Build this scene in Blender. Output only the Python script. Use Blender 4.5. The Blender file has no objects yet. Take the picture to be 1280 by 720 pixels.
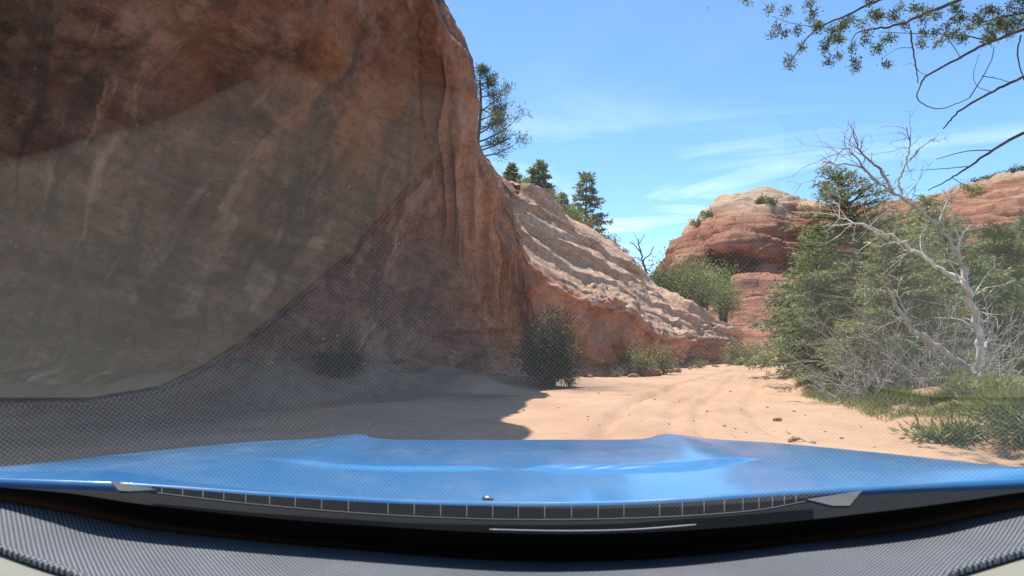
import bpy, math, random
import numpy as np
from mathutils import Vector, Matrix

SC = bpy.context.scene
COL = SC.collection
R = math.radians
rng = np.random.default_rng(7)
random.seed(7)

# ------------------------------------------------------------------ camera frame
F = 834.0
PITCH = math.atan2(65.0, F)
CAM = np.array([0.0, 0.0, 1.5])
CP, SP = math.cos(PITCH), math.sin(PITCH)

def W(px, py, d):
    """world point seen at picture position (px,py) at forward distance d"""
    u = (px - 640.0) / F
    w = -(py - 360.0) / F
    y = CP - w * SP
    z = SP + w * CP
    k = d / y
    return np.array([u * k, d, 1.5 + z * k])

# ------------------------------------------------------------------ noise (numpy)
def _hash(ix, iy, iz, s):
    n = (ix.astype(np.int64) * 374761393 + iy.astype(np.int64) * 668265263 + iz.astype(np.int64) * 2147483647 + s * 974634777) & 0xFFFFFFFF
    n = ((n ^ (n >> 13)) * 1274126177) & 0xFFFFFFFF
    n = ((n ^ (n >> 16)) * 2246822519) & 0xFFFFFFFF
    n = n ^ (n >> 15)
    return (n & 0xFFFFFF).astype(np.float64) / 0xFFFFFF * 2.0 - 1.0

def vnoise(p, s=0):
    p = np.asarray(p, float)
    i = np.floor(p)
    f = p - i
    f = f * f * f * (f * (f * 6 - 15) + 10)
    ix, iy, iz = i[..., 0], i[..., 1], i[..., 2]
    r = 0
    for dx in (0, 1):
        wx = f[..., 0] if dx else 1 - f[..., 0]
        for dy in (0, 1):
            wy = f[..., 1] if dy else 1 - f[..., 1]
            for dz in (0, 1):
                wz = f[..., 2] if dz else 1 - f[..., 2]
                r = r + wx * wy * wz * _hash(ix + dx, iy + dy, iz + dz, s)
    return r

def fbm(p, octv=4, s=0, gain=0.5):
    p = np.asarray(p, float)
    a, r = 1.0, 0
    for o in range(octv):
        r = r + a * vnoise(p * (2.03 ** o) + 17.3 * o, s + o)
        a *= gain
    return r

def sstep(a, b, x):
    t = np.clip((x - a) / (b - a), 0, 1)
    return t * t * (3 - 2 * t)

# ------------------------------------------------------------------ object helpers
def tag(o, label=None, cat=None, group=None, kind=None):
    if label: o['label'] = label
    if cat: o['category'] = cat
    if group: o['group'] = group
    if kind: o['kind'] = kind
    return o

def mesh_np(name, V, Fc, mat, parent=None, smooth=True, attrs=None):
    """V (n,3); Fc (m,k) int array, or list of arrays of different k"""
    me = bpy.data.meshes.new(name)
    V = np.asarray(V, np.float32)
    parts = Fc if isinstance(Fc, list) else [Fc]
    parts = [np.asarray(p, np.int32) for p in parts if len(p)]
    loops = np.concatenate([p.ravel() for p in parts])
    tot = np.concatenate([np.full(len(p), p.shape[1], np.int32) for p in parts])
    start = np.concatenate([[0], np.cumsum(tot)[:-1]]).astype(np.int32)
    me.vertices.add(len(V)); me.vertices.foreach_set('co', V.ravel())
    me.loops.add(len(loops)); me.loops.foreach_set('vertex_index', loops)
    me.polygons.add(len(tot)); me.polygons.foreach_set('loop_start', start); me.polygons.foreach_set('loop_total', tot)
    me.polygons.foreach_set('use_smooth', np.full(len(tot), smooth))
    me.update(calc_edges=True)
    me.validate()
    for k, a in (attrs or {}).items():
        at = me.attributes.new(k, 'FLOAT', 'POINT')
        at.data.foreach_set('value', np.asarray(a, np.float32).ravel())
    o = bpy.data.objects.new(name, me)
    COL.objects.link(o)
    if mat: me.materials.append(mat)
    if parent:
        o.parent = parent
        o.location = -Vector(parent.location) if PARENT_WORLD else (0, 0, 0)
    return o

PARENT_WORLD = True     # part meshes are given in world coordinates; the parent's Empty sits at the thing's base

def empty(name, loc):
    o = bpy.data.objects.new(name, None)
    o.location = tuple(float(a) for a in loc)
    o.empty_display_size = 0.2
    COL.objects.link(o)
    return o

def grid_faces(nu, nv):
    i = np.arange((nu - 1) * (nv - 1))
    a = (i // (nv - 1)) * nv + i % (nv - 1)
    return np.stack([a, a + nv, a + nv + 1, a + 1], 1)

def catmull(P, n, axis):
    P = np.moveaxis(np.asarray(P, float), axis, 0)
    m = len(P)
    t = np.linspace(0, m - 1, n)
    i = np.minimum(t.astype(int), m - 2)
    f = (t - i).reshape((-1,) + (1,) * (P.ndim - 1))
    ext = np.concatenate([2 * P[:1] - P[1:2], P, 2 * P[-1:] - P[-2:-1]])
    p0, p1, p2, p3 = ext[i], ext[i + 1], ext[i + 2], ext[i + 3]
    r = 0.5 * (2 * p1 + (p2 - p0) * f + (2 * p0 - 5 * p1 + 4 * p2 - p3) * f ** 2 + (3 * p1 - p0 - 3 * p2 + p3) * f ** 3)
    return np.moveaxis(r, 0, axis)

def normals(G):
    du = np.gradient(G, axis=0); dv = np.gradient(G, axis=1)
    n = np.cross(du, dv)
    return n / np.maximum(np.linalg.norm(n, axis=-1, keepdims=True), 1e-9)

class MB:
    """collects tubes, boxes and polygons into one mesh"""
    def __init__(s): s.v = []; s.f4 = []; s.f3 = []; s.n = 0
    def add(s, V, quads=(), tris=()):
        V = np.asarray(V, float); 
        if len(quads): s.f4.append(np.asarray(quads) + s.n)
        if len(tris): s.f3.append(np.asarray(tris) + s.n)
        s.v.append(V); s.n += len(V)
    def tube(s, pts, rad, sides=6, cap=True):
        pts = np.asarray(pts, float); m = len(pts)
        rad = np.asarray(rad, float) * np.ones(m)
        t = np.gradient(pts, axis=0); t /= np.maximum(np.linalg.norm(t, axis=1, keepdims=True), 1e-9)
        ref = np.array([0.0, 0.0, 1.0]) if abs(t[0][2]) < 0.9 else np.array([1.0, 0, 0])
        a = np.cross(t[0], ref); a /= np.linalg.norm(a)
        rings = []
        ang = np.arange(sides) * 2 * np.pi / sides
        for k in range(m):
            a = a - t[k] * np.dot(a, t[k]); a /= max(np.linalg.norm(a), 1e-9)
            b = np.cross(t[k], a)
            rings.append(pts[k] + rad[k] * (np.cos(ang)[:, None] * a + np.sin(ang)[:, None] * b))
        V = np.concatenate(rings)
        q = []
        for k in range(m - 1):
            for j in range(sides):
                j2 = (j + 1) % sides
                q.append((k * sides + j, k * sides + j2, (k + 1) * sides + j2, (k + 1) * sides + j))
        tr = []
        if cap:
            V = np.concatenate([V, pts[:1], pts[-1:]])
            for j in range(sides):
                j2 = (j + 1) % sides
                tr.append((m * sides, j2, j)); tr.append((m * sides + 1, (m - 1) * sides + j, (m - 1) * sides + j2))
        s.add(V, q, tr)
    def box(s, c, h, rot=None):
        c = np.asarray(c, float); h = np.asarray(h, float)
        V = np.array([[x, y, z] for x in (-1, 1) for y in (-1, 1) for z in (-1, 1)], float) * h
        if rot is not None: V = V @ np.asarray(rot).T
        s.add(V + c, [(0, 1, 3, 2), (4, 6, 7, 5), (0, 4, 5, 1), (2, 3, 7, 6), (0, 2, 6, 4), (1, 5, 7, 3)])
    def build(s, name, mat, parent=None, smooth=True):
        fs = []
        if s.f4: fs.append(np.concatenate(s.f4))
        if s.f3: fs.append(np.concatenate(s.f3))
        return mesh_np(name, np.concatenate(s.v), fs, mat, parent, smooth)

# ------------------------------------------------------------------ materials
def mat_new(name):
    m = bpy.data.materials.new(name); m.use_nodes = True
    nt = m.node_tree; nt.nodes.clear()
    out = nt.nodes.new('ShaderNodeOutputMaterial')
    return m, nt, out

class NT:
    def __init__(s, nt): s.nt = nt
    def n(s, t, **kw):
        nd = s.nt.nodes.new('ShaderNode' + t)
        for k, v in kw.items():
            if k.startswith('_'): setattr(nd, k[1:], v)
            else:
                key = k.replace('__', ' ')
                nd.inputs[key].default_value = v
        return nd
    def l(s, a, b): s.nt.links.new(a, b)
    def noise(s, vec, scale, detail=4, rough=.55, dist=0):
        nd = s.n('TexNoise', Scale=scale, Detail=detail, Roughness=rough, Distortion=dist)
        s.l(vec, nd.inputs['Vector']); return nd.outputs['Fac']
    def mapping(s, vec, scale=(1, 1, 1), rot=(0, 0, 0)):
        if any(rot):                                   # turn first, then stretch
            q = s.n('Mapping', Rotation=rot); s.l(vec, q.inputs['Vector']); vec = q.outputs[0]
        nd = s.n('Mapping', Scale=scale); s.l(vec, nd.inputs['Vector']); return nd.outputs[0]
    def ramp(s, fac, stops):
        nd = s.n('ValToRGB'); e = nd.color_ramp.elements
        while len(e) < len(stops): e.new(0.5)
        for el, (p, c) in zip(e, stops):
            el.position = p; el.color = (*c, 1) if len(c) == 3 else c
        s.l(fac, nd.inputs[0]); return nd.outputs[0]
    def mix(s, fac, a, b, blend='MIX'):
        nd = s.n('Mix', _data_type='RGBA', _blend_type=blend)
        for sock, v in ((0, fac), (6, a), (7, b)):
            if hasattr(v, 'is_linked') or hasattr(v, 'links'): s.l(v, nd.inputs[sock])
            else: nd.inputs[sock].default_value = v if not isinstance(v, tuple) else (*v, 1)
        return nd.outputs[2]
    def math(s, op, a, b=None, c=None):
        nd = s.n('Math', _operation=op)
        for k, v in enumerate((a, b, c)):
            if v is None: continue
            if hasattr(v, 'links'): s.l(v, nd.inputs[k])
            else: nd.inputs[k].default_value = v
        return nd.outputs[0]
    def attr(s, name):
        return s.n('Attribute', _attribute_name=name).outputs['Fac']
    def bump(s, h, strength, dist, nrm=None):
        nd = s.n('Bump', Strength=strength, Distance=dist); s.l(h, nd.inputs['Height'])
        if nrm: s.l(nrm, nd.inputs['Normal'])
        return nd.outputs[0]

G3 = lambda v: (v, v, v)

def mat_rock(name, tint=1.0, beds=0.9, attr_pale=True, far=False):
    m, nt, out = mat_new(name); N = NT(nt)
    co = N.n('NewGeometry').outputs['Position']
    bs = N.n('BsdfPrincipled', Roughness=0.93); bs.inputs['Specular IOR Level'].default_value = 0.15
    k = 0.22 if far else 1.0
    # cross bedding, tilted, warped
    warp = N.n('TexNoise', Scale=0.35 * k, Detail=4); N.l(co, warp.inputs['Vector'])
    add = N.n('VectorMath', _operation='MULTIPLY_ADD'); N.l(warp.outputs['Color'], add.inputs[0]); add.inputs[1].default_value = ((0.9 if not far else 0.5 / k),) * 3; N.l(co, add.inputs[2])
    wv = add.outputs[0]
    bed = N.noise(N.mapping(wv, (0.10 * k, 0.10 * k, 2.1 * k), (R(6), R(0 if far else -14), 0)), 1.6, 5, .6)
    fine = N.noise(N.mapping(wv, (0.25 * k, 0.25 * k, 7 * k), (R(4), R(0 if far else -16), 0)), 2.0, 4, .6)
    blot = N.noise(wv, 0.33 * k, 10, .68)
    blot2 = N.noise(wv, 1.1 * k, 9, .7)
    streak = N.noise(N.mapping(wv, (1.1 * k, 1.1 * k, 0.13 * k), (R(0), R(-26 if not far else 0), 0)), 1.0, 5, .6)
    base = N.ramp(blot, [(0.34, (0.10 * tint, 0.040 * tint, 0.032 * tint)), (0.48, (0.245 * tint, 0.098 * tint, 0.066 * tint)), (0.60, (0.315 * tint, 0.135 * tint, 0.088 * tint)), (0.72, (0.40 * tint, 0.22 * tint, 0.16 * tint))])
    base = N.mix(N.ramp(bed, [(0.42, G3(0)), (0.62, G3(0.55))]), base, (0.32 * tint, 0.19 * tint, 0.145 * tint))
    base = N.mix(N.ramp(blot2, [(0.50, G3(0)), (0.60, G3(0.6))]), base, (0.065 * tint, 0.038 * tint, 0.034 * tint))
    # desert varnish streaks running down, and pale mineral seeps
    base = N.mix(N.ramp(streak, [(0.53, G3(0)), (0.66, G3(0.72))]), base, (0.055 * tint, 0.036 * tint, 0.032 * tint))
    st2 = N.noise(N.mapping(wv, (0.8 * k, 0.8 * k, 0.10 * k), (R(0), R(-34 if not far else 4), 0)), 1.15, 4, .55)
    base = N.mix(N.ramp(st2, [(0.57, G3(0)), (0.65, G3(0.75))]), base, (0.44 * tint, 0.26 * tint, 0.185 * tint))
    if attr_pale:
        cv = N.n('CombineXYZ'); N.l(N.attr('su'), cv.inputs[0]); N.l(N.attr('sv'), cv.inputs[1])
        wp = N.n('TexNoise', Scale=.5, Detail=5); N.l(co, wp.inputs['Vector'])
        ad = N.n('VectorMath', _operation='MULTIPLY_ADD'); N.l(wp.outputs['Color'], ad.inputs[0]); ad.inputs[1].default_value = (.9, .9, 0); N.l(cv.outputs[0], ad.inputs[2])
        uv = ad.outputs[0]
        lay = N.noise(N.mapping(uv, (.10, 1.5, 1), (0, 0, R(8))), 1.0, 9, .68)
        base = N.mix(N.ramp(lay, [(.36, G3(.7)), (.46, G3(0)), (.56, G3(0)), (.64, G3(.5))]), base, N.ramp(lay, [(.45, (.085, .040, .034)), (.55, (.38, .215, .155))]))
        run = N.noise(N.mapping(uv, (1.5, .16, 1), (0, 0, R(30))), 1.0, 8, .66)
        base = N.mix(N.ramp(run, [(.55, G3(0)), (.61, G3(.7))]), base, (.060, .036, .034))
        run2 = N.noise(N.mapping(uv, (1.1, .12, 1), (0, 0, R(36))), 1.3, 7, .62)
        base = N.mix(N.ramp(run2, [(.60, G3(0)), (.66, G3(.8))]), base, (.46, .27, .19))
        bounce_tint = N.attr('bounce_tint')  # light bounced off the sand, painted in as lighter rock on the lower wall
        fc = N.ramp(blot, [(.34, (.28, .10, .058)), (.48, (.50, .21, .12)), (.66, (.60, .32, .20))])
        base = N.mix(bounce_tint, base, fc)
        pale = N.attr('pale'); orange = N.attr('orange')
        pc = N.ramp(bed, [(0.30, (0.38, 0.215, 0.14)), (0.5, (0.53, 0.345, 0.24)), (0.66, (0.60, 0.43, 0.32))])
        pc = N.mix(N.ramp(blot2, [(0.45, G3(0)), (0.7, G3(0.6))]), pc, (0.34, 0.175, 0.11))
        pc = N.mix(N.ramp(N.noise(co, 5, 8, .72), [(.36, G3(.55)), (.50, G3(0))]), pc, (.30, .16, .10))
        base = N.mix(pale, base, pc)
        oc = N.ramp(blot2, [(0.35, (0.28, 0.10, 0.045)), (0.55, (0.52, 0.235, 0.095)), (0.7, (0.62, 0.36, 0.18))])
        base = N.mix(orange, base, oc)
    base = N.mix(N.ramp(fine, [(0.35, G3(0.22)), (0.5, G3(0))]), base, N.mix(1.0, base, (0.55, 0.5, 0.48), 'MULTIPLY'))
    # white flecks and chips
    vo = N.n('TexVoronoi', Scale=0.9 * k); N.l(wv, vo.inputs['Vector'])
    base = N.mix(N.ramp(vo.outputs['Distance'], [(0.030, G3(0.75)), (0.045, G3(0))]), base, (0.6, 0.52, 0.45))
    gr = N.noise(co, 4.5 * k, 12, .82)
    base = N.mix(N.ramp(gr, [(.36, G3(.9)), (.48, G3(0))]), base, N.mix(1.0, base, (.38, .35, .36), 'MULTIPLY'))
    base = N.mix(N.ramp(gr, [(.53, G3(0)), (.64, G3(.7))]), base, N.mix(1.0, base, (1.55, 1.5, 1.45), 'MULTIPLY'))
    ck = N.n('TexVoronoi', _feature='DISTANCE_TO_EDGE', Scale=1.0); N.l(N.mapping(wv, (.28, .28, .8), (R(8), R(24), 0)), ck.inputs['Vector'])
    ckm = N.math('MULTIPLY', N.ramp(ck.outputs['Distance'], [(.0, G3(1)), (.018, G3(0))]), N.ramp(blot2, [(.48, G3(0)), (.58, G3(.4))]))
    base = N.mix(ckm, base, (.03, .018, .015))
    N.l(base, bs.inputs['Base Color'])
    h1 = N.noise(wv, 2.2 * k, 8, .62)
    h2 = N.math('ADD', N.math('MULTIPLY', h1, 1.0), N.math('MULTIPLY', fine, 0.35))
    h3 = N.math('ADD', h2, N.math('MULTIPLY', N.noise(co, 14 * k, 6, .65), 0.25))
    N.l(N.bump(h3, 0.75, 0.16 / k), bs.inputs['Normal'])
    N.l(bs.outputs[0], out.inputs[0])
    return m

def mat_rock_far(name):
    m, nt, out = mat_new(name); N = NT(nt)
    co = N.n('NewGeometry').outputs['Position']
    bs = N.n('BsdfPrincipled', Roughness=0.95); bs.inputs['Specular IOR Level'].default_value = 0.1
    warp = N.n('TexNoise', Scale=0.06, Detail=4); N.l(co, warp.inputs['Vector'])
    add = N.n('VectorMath', _operation='MULTIPLY_ADD'); N.l(warp.outputs['Color'], add.inputs[0]); add.inputs[1].default_value = (2, 2, 3.5); N.l(co, add.inputs[2])
    wv = add.outputs[0]
    bed = N.noise(N.mapping(wv, (.012, .012, .42)), 1.0, 7, .65)
    fine = N.noise(N.mapping(wv, (.05, .05, 1.6)), 1.0, 6, .7)
    blot = N.noise(wv, .11, 8, .68)
    c = N.ramp(bed, [(.34, (.30, .125, .075)), (.46, (.43, .205, .13)), (.54, (.36, .155, .095)), (.66, (.50, .30, .21))])
    c = N.mix(N.ramp(blot, [(.48, G3(0)), (.62, G3(.55))]), c, (.24, .105, .068))
    c = N.mix(N.ramp(fine, [(.38, G3(.65)), (.50, G3(0))]), c, (.17, .075, .05))
    cap = N.n('SeparateXYZ'); N.l(co, cap.inputs[0])
    z = N.math('MULTIPLY_ADD', blot, 14, cap.outputs[2])
    c = N.mix(N.ramp(N.math('MULTIPLY', z, .02), [(.70, G3(0)), (.80, G3(.75))]), c, (.52, .39, .27))
    st = N.noise(N.mapping(wv, (.35, .35, .02)), 1.0, 5, .6)
    c = N.mix(N.ramp(st, [(.56, G3(0)), (.70, G3(.5))]), c, (.14, .07, .055))
    N.l(c, bs.inputs['Base Color'])
    h = N.math('ADD', fine, N.math('MULTIPLY', N.noise(co, .8, 8, .68), .8))
    N.l(N.bump(h, .9, .7), bs.inputs['Normal'])
    N.l(bs.outputs[0], out.inputs[0]); return m

def mat_sand():
    m, nt, out = mat_new('sand'); N = NT(nt)
    co = N.n('NewGeometry').outputs['Position']
    bs = N.n('BsdfPrincipled', Roughness=0.95); bs.inputs['Specular IOR Level'].default_value = 0.1
    n1 = N.noise(co, 0.35, 5, .6); n2 = N.noise(co, 3.0, 6, .65); n3 = N.noise(co, 26, 5, .7)
    c = N.ramp(n1, [(0.3, (0.42, 0.255, 0.162)), (0.5, (0.50, 0.315, 0.205)), (0.7, (0.55, 0.37, 0.255))])
    c = N.mix(N.ramp(n2, [(0.5, G3(0)), (0.75, G3(0.5))]), c, (0.38, 0.21, 0.115))
    c = N.mix(N.ramp(n3, [(0.58, G3(0)), (0.72, G3(0.45))]), c, (0.25, 0.13, 0.08))
    bank = N.attr('bank')
    soil = N.ramp(n2, [(0.35, (0.16, 0.10, 0.05)), (0.6, (0.30, 0.20, 0.11))])
    c = N.mix(bank, c, soil)
    c = N.mix(N.attr('foot'), c, N.ramp(n2, [(.35, (.13, .085, .07)), (.6, (.235, .155, .125))]))  # sand painted darker along the cliff foot to deepen the shade
    N.l(c, bs.inputs['Base Color'])
    h = N.math('ADD', N.math('MULTIPLY', n2, 1.0), N.math('MULTIPLY', n3, 0.35))
    h = N.math('ADD', h, N.math('MULTIPLY', N.noise(co, 90, 4, .6), 0.1))
    N.l(N.bump(h, 0.7, 0.06), bs.inputs['Normal'])
    N.l(bs.outputs[0], out.inputs[0])
    return m

def mat_leaf(name, c1, c2, c3, trans=0.45):
    m, nt, out = mat_new(name); N = NT(nt)
    g = N.n('NewGeometry')
    isl = g.outputs['Random Per Island']
    c = N.ramp(isl, [(0.0, c1), (0.45, c2), (0.85, c3), (1.0, tuple(min(1, x * 1.35) for x in c3))])
    nz = N.noise(g.outputs['Position'], 1.5, 4, .6); nz2 = N.noise(g.outputs['Position'], 2.6, 3)
    c = N.mix(N.ramp(nz, [(0.35, G3(0.5)), (0.6, G3(0))]), c, N.mix(1.0, c, (0.55, 0.6, 0.55), 'MULTIPLY'))
    c = N.mix(N.ramp(nz2, [(0.50, G3(0)), (0.66, G3(0.6))]), c, N.mix(1.0, c, (1.75, 1.65, 1.6), 'MULTIPLY'))
    d = N.n('BsdfPrincipled', Roughness=0.55); d.inputs['Specular IOR Level'].default_value = 0.35
    N.l(c, d.inputs['Base Color'])
    t = N.n('BsdfTranslucent'); N.l(N.mix(1.0, c, (1.25, 1.2, 0.6), 'MULTIPLY'), t.inputs['Color'])
    mx = N.n('MixShader', Fac=trans); N.l(d.outputs[0], mx.inputs[1]); N.l(t.outputs[0], mx.inputs[2])
    N.l(mx.outputs[0], out.inputs[0])
    return m

def mat_bark(name, c1, c2, scale=9.0):
    m, nt, out = mat_new(name); N = NT(nt)
    co = N.n('NewGeometry').outputs['Position']
    bs = N.n('BsdfPrincipled', Roughness=0.9); bs.inputs['Specular IOR Level'].default_value = 0.2
    n = N.noise(N.mapping(co, (1, 1, 0.25)), scale, 5, .65)
    N.l(N.ramp(n, [(0.35, c1), (0.62, c2)]), bs.inputs['Base Color'])
    N.l(N.bump(n, 0.6, 0.03), bs.inputs['Normal'])
    N.l(bs.outputs[0], out.inputs[0]); return m

def mat_plain(name, col, rough=0.5, spec=0.5, metal=0.0, coat=0.0, var=0.15, scale=12):
    m, nt, out = mat_new(name); N = NT(nt)
    co = N.n('NewGeometry').outputs['Position']
    bs = N.n('BsdfPrincipled', Roughness=rough, Metallic=metal); bs.inputs['Specular IOR Level'].default_value = spec
    bs.inputs['Coat Weight'].default_value = coat; bs.inputs['Coat Roughness'].default_value = 0.06
    n = N.noise(co, scale, 6, .65)
    lo = tuple(x * (1 - var) for x in col); hi = tuple(min(1, x * (1 + var)) for x in col)
    N.l(N.ramp(n, [(0.35, lo), (0.65, hi)]), bs.inputs['Base Color'])
    N.l(bs.outputs[0], out.inputs[0]); return m

def mat_paint():
    m, nt, out = mat_new('blue_paint'); N = NT(nt)
    co = N.n('NewGeometry').outputs['Position']
    bs = N.n('BsdfPrincipled', Roughness=0.35, Metallic=0.0); bs.inputs['Specular IOR Level'].default_value = .2
    bs.inputs['Coat Weight'].default_value = .8; bs.inputs['Coat Roughness'].default_value = 0.05
    flake = N.noise(co, 900, 2)
    c = N.ramp(flake, [(0.3, (0.016, 0.165, 0.41)), (0.7, (0.026, 0.23, 0.52))])
    dust = N.noise(co, 3.5, 7, .7); dust2 = N.noise(N.mapping(co, (6, 1.2, 1)), 3, 6, .7)
    dm = N.math('MULTIPLY', N.ramp(dust, [(0.42, G3(0.0)), (0.75, G3(0.5))]), N.ramp(dust2, [(0.35, G3(0.15)), (0.7, G3(0.7))]))
    c = N.mix(dm, c, (0.36, 0.31, 0.27))
    N.l(c, bs.inputs['Base Color'])
    N.l(N.math('ADD', N.math('MULTIPLY', dm, 0.5), 0.3), bs.inputs['Roughness'])
    N.l(N.math('ADD', N.math('MULTIPLY', dm, 0.6), 0.09), bs.inputs['Coat Roughness'])
    N.l(bs.outputs[0], out.inputs[0]); return m

def mat_weave():
    """woven two-tone mat: light threads over a dark ground, 4.6 mm pitch, on the diagonal"""
    m, nt, out = mat_new('woven_mat'); N = NT(nt)
    co = N.n('NewGeometry').outputs['Position']
    bs = N.n('BsdfPrincipled', Roughness=0.6); bs.inputs['Specular IOR Level'].default_value = 0.3
    v = N.mapping(co, (1, 1, 1), (0, 0, R(4)))
    sep = N.n('SeparateXYZ'); N.l(v, sep.inputs[0])
    fx = 2 * math.pi / 0.0066
    sx = N.math('SINE', N.math('MULTIPLY', sep.outputs[0], fx))
    sy = N.math('SINE', N.math('MULTIPLY', sep.outputs[1], fx))
    pr = N.math('MULTIPLY_ADD', N.math('MULTIPLY', sx, sy), 0.5, 0.5)
    big = N.noise(co, 9, 3)
    light = N.ramp(big, [(0.3, (0.18, 0.19, 0.215)), (0.7, (0.25, 0.26, 0.29))])
    c = N.mix(N.ramp(pr, [(0.42, G3(0)), (0.62, G3(1))]), (0.038, 0.040, 0.048), light)
    N.l(c, bs.inputs['Base Color'])
    N.l(N.bump(pr, 0.5, 0.001), bs.inputs['Normal'])
    N.l(bs.outputs[0], out.inputs[0]); return m

def mat_glass():
    """thin laminated pane: clear, with the mirror part of both faces"""
    m, nt, out = mat_new('windscreen_glass'); N = NT(nt)
    fr = N.n('Fresnel', IOR=1.5)
    fac = N.math('MINIMUM', N.math('MULTIPLY', fr.outputs[0], 1.3), 0.42)
    tr = N.n('BsdfTransparent', Color=(0.955, 0.965, 0.955, 1))
    gl = N.n('BsdfGlossy', Roughness=0.012, Color=(0.97, 1.0, 0.97, 1))
    mx = N.n('MixShader'); N.l(fac, mx.inputs[0]); N.l(tr.outputs[0], mx.inputs[1]); N.l(gl.outputs[0], mx.inputs[2])
    co = N.n('NewGeometry').outputs['Position']
    df = N.n('BsdfDiffuse', Color=(.75, .73, .68, 1)); tl = N.n('BsdfTranslucent', Color=(.75, .73, .68, 1))
    d2 = N.n('MixShader', Fac=.6); N.l(df.outputs[0], d2.inputs[1]); N.l(tl.outputs[0], d2.inputs[2])
    film = N.ramp(N.noise(co, 5, 5, .6), [(.3, G3(.006)), (.7, G3(.013))])
    m2 = N.n('MixShader'); N.l(film, m2.inputs[0]); N.l(mx.outputs[0], m2.inputs[1]); N.l(d2.outputs[0], m2.inputs[2])
    N.l(m2.outputs[0], out.inputs[0])
    return m

M = dict(
    rock=mat_rock('red_sandstone', tint=0.86),
    rock_far=mat_rock_far('far_sandstone'),
    sand=mat_sand(),
    fir=mat_leaf('fir_needles', (0.095, 0.118, 0.072), (0.18, 0.21, 0.135), (0.285, 0.315, 0.215)),
    fir2=mat_leaf('pale_fir_needles', (0.125, 0.15, 0.088), (0.23, 0.262, 0.165), (0.35, 0.375, 0.25)),
    pine=mat_leaf('pine_needles', (0.045, 0.07, 0.035), (0.085, 0.12, 0.06), (0.14, 0.18, 0.09)),
    olive=mat_leaf('olive_needles', (0.06, 0.075, 0.03), (0.10, 0.12, 0.05), (0.16, 0.17, 0.08)),
    shrub=mat_leaf('shrub_leaves', (0.09, 0.12, 0.05), (0.16, 0.20, 0.09), (0.25, 0.28, 0.14)),
    sage=mat_leaf('sage_leaves', (0.13, 0.14, 0.075), (0.20, 0.21, 0.12), (0.30, 0.30, 0.19)),
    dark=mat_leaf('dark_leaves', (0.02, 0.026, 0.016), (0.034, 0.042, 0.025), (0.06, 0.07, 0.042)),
    grass=mat_leaf('bank_grass', (0.105, 0.14, 0.055), (0.19, 0.235, 0.095), (0.31, 0.32, 0.17), 0.45),
    bark=mat_bark('bark', (0.05, 0.036, 0.028), (0.14, 0.10, 0.08)),
    dead=mat_bark('bleached_wood', (0.36, 0.33, 0.30), (0.80, 0.76, 0.70), 11.0),
    grey=mat_bark('grey_wood', (0.20, 0.18, 0.165), (0.50, 0.465, 0.43)),
    stone=mat_plain('loose_stone', (0.30, 0.16, 0.10), 0.95, 0.1, var=0.35),
    pale_trim=mat_plain('faded_plastic', (0.09, 0.093, 0.09), 0.6, 0.3),
    rib=mat_plain('dull_plastic', (0.085, 0.088, 0.09), 0.6, 0.3),
    paint=mat_paint(),
    black=mat_plain('black_plastic', (0.016, 0.017, 0.018), 0.45, 0.4),
    cowl=mat_plain('cowl_plastic', (0.007, 0.0075, 0.008), 0.75, 0.12),
    frit=mat_plain('black_enamel', (0.003, 0.003, 0.003), 0.75, 0.08),
    trim=mat_plain('grey_plastic', (0.085, 0.088, 0.09), 0.5, 0.4),
    beige=mat_plain('beige_dash', (0.265, 0.258, 0.215), 0.7, 0.25, var=0.06, scale=5),
    weave=mat_weave(),
    glass=mat_glass(),
    chrome=mat_plain('bright_metal', (0.7, 0.7, 0.7), 0.25, 0.5, metal=1.0),
    speck=mat_plain('dried_spot', (0.55, 0.53, 0.48), 0.8, 0.2),
    rubber=mat_plain('tyre_rubber', (0.02, 0.02, 0.02), 0.8, 0.2),
)

# ------------------------------------------------------------------ ground
def bank_edge(y):
    return np.interp(y, [-40, 0, 7, 11, 18, 29, 45, 70, 200], [4.6, 4.9, 5.6, 6.7, 7.9, 11.6, 20, 34, 60])
def track_x(y):
    return np.interp(y, [-40, 0, 8, 16, 25, 38, 50, 80], [0, 0, 1.4, 3.8, 7.4, 14.0, 20, 36])
def ground_h(x, y):
    x = np.asarray(x, float); y = np.asarray(y, float)
    p = np.stack([x, y, np.zeros_like(x)], -1)
    near = np.exp(-(np.maximum(0, np.hypot(x, y - 15) - 25) / 30) ** 2)
    h = 0.05 * fbm(p * 0.35, 4, 3) * near + 0.018 * fbm(p * 2.2, 3, 9) * near
    t = x - track_x(y)
    wob = 0.15 * vnoise(np.stack([y * 0.3, y * 0, y * 0], -1), 5)
    for s in (-0.8, 0.8):
        for off in (0.0, 1.15):
            a = t + wob - s - off * 1.0
            h = h - (0.12 if off == 0 else 0.07) * np.exp(-(a / 0.16) ** 2) * near + 0.03 * np.exp(-((np.abs(a) - 0.3) / 0.12) ** 2) * near
    xw = np.interp(y, [-22, -6, 9.5, 13.9, 15.6, 18.7, 22, 24, 27, 31, 40], [-15, -14, -12.8, -10.7, -8.2, -5.4, -2.1, .4, 3.2, 5.6, 12])
    tal = 0.95 * sstep(4.2, 0.2, x - xw + .8 * fbm(p * .5, 3, 14)) * np.interp(y, [-30, 8, 14, 17.5, 20, 22, 25, 27], [.25, .25, .4, .9, .8, .5, .12, 0]) * (y < 60)
    h = h + tal * (1 + .25 * fbm(p * 1.3, 3, 15))
    e = x - bank_edge(y) + 0.5 * fbm(p * 0.6, 3, 11)
    h = h + 0.55 * sstep(-0.3, 3.0, e) * near + 0.10 * sstep(-0.2, 0.3, e) * near
    return h

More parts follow.
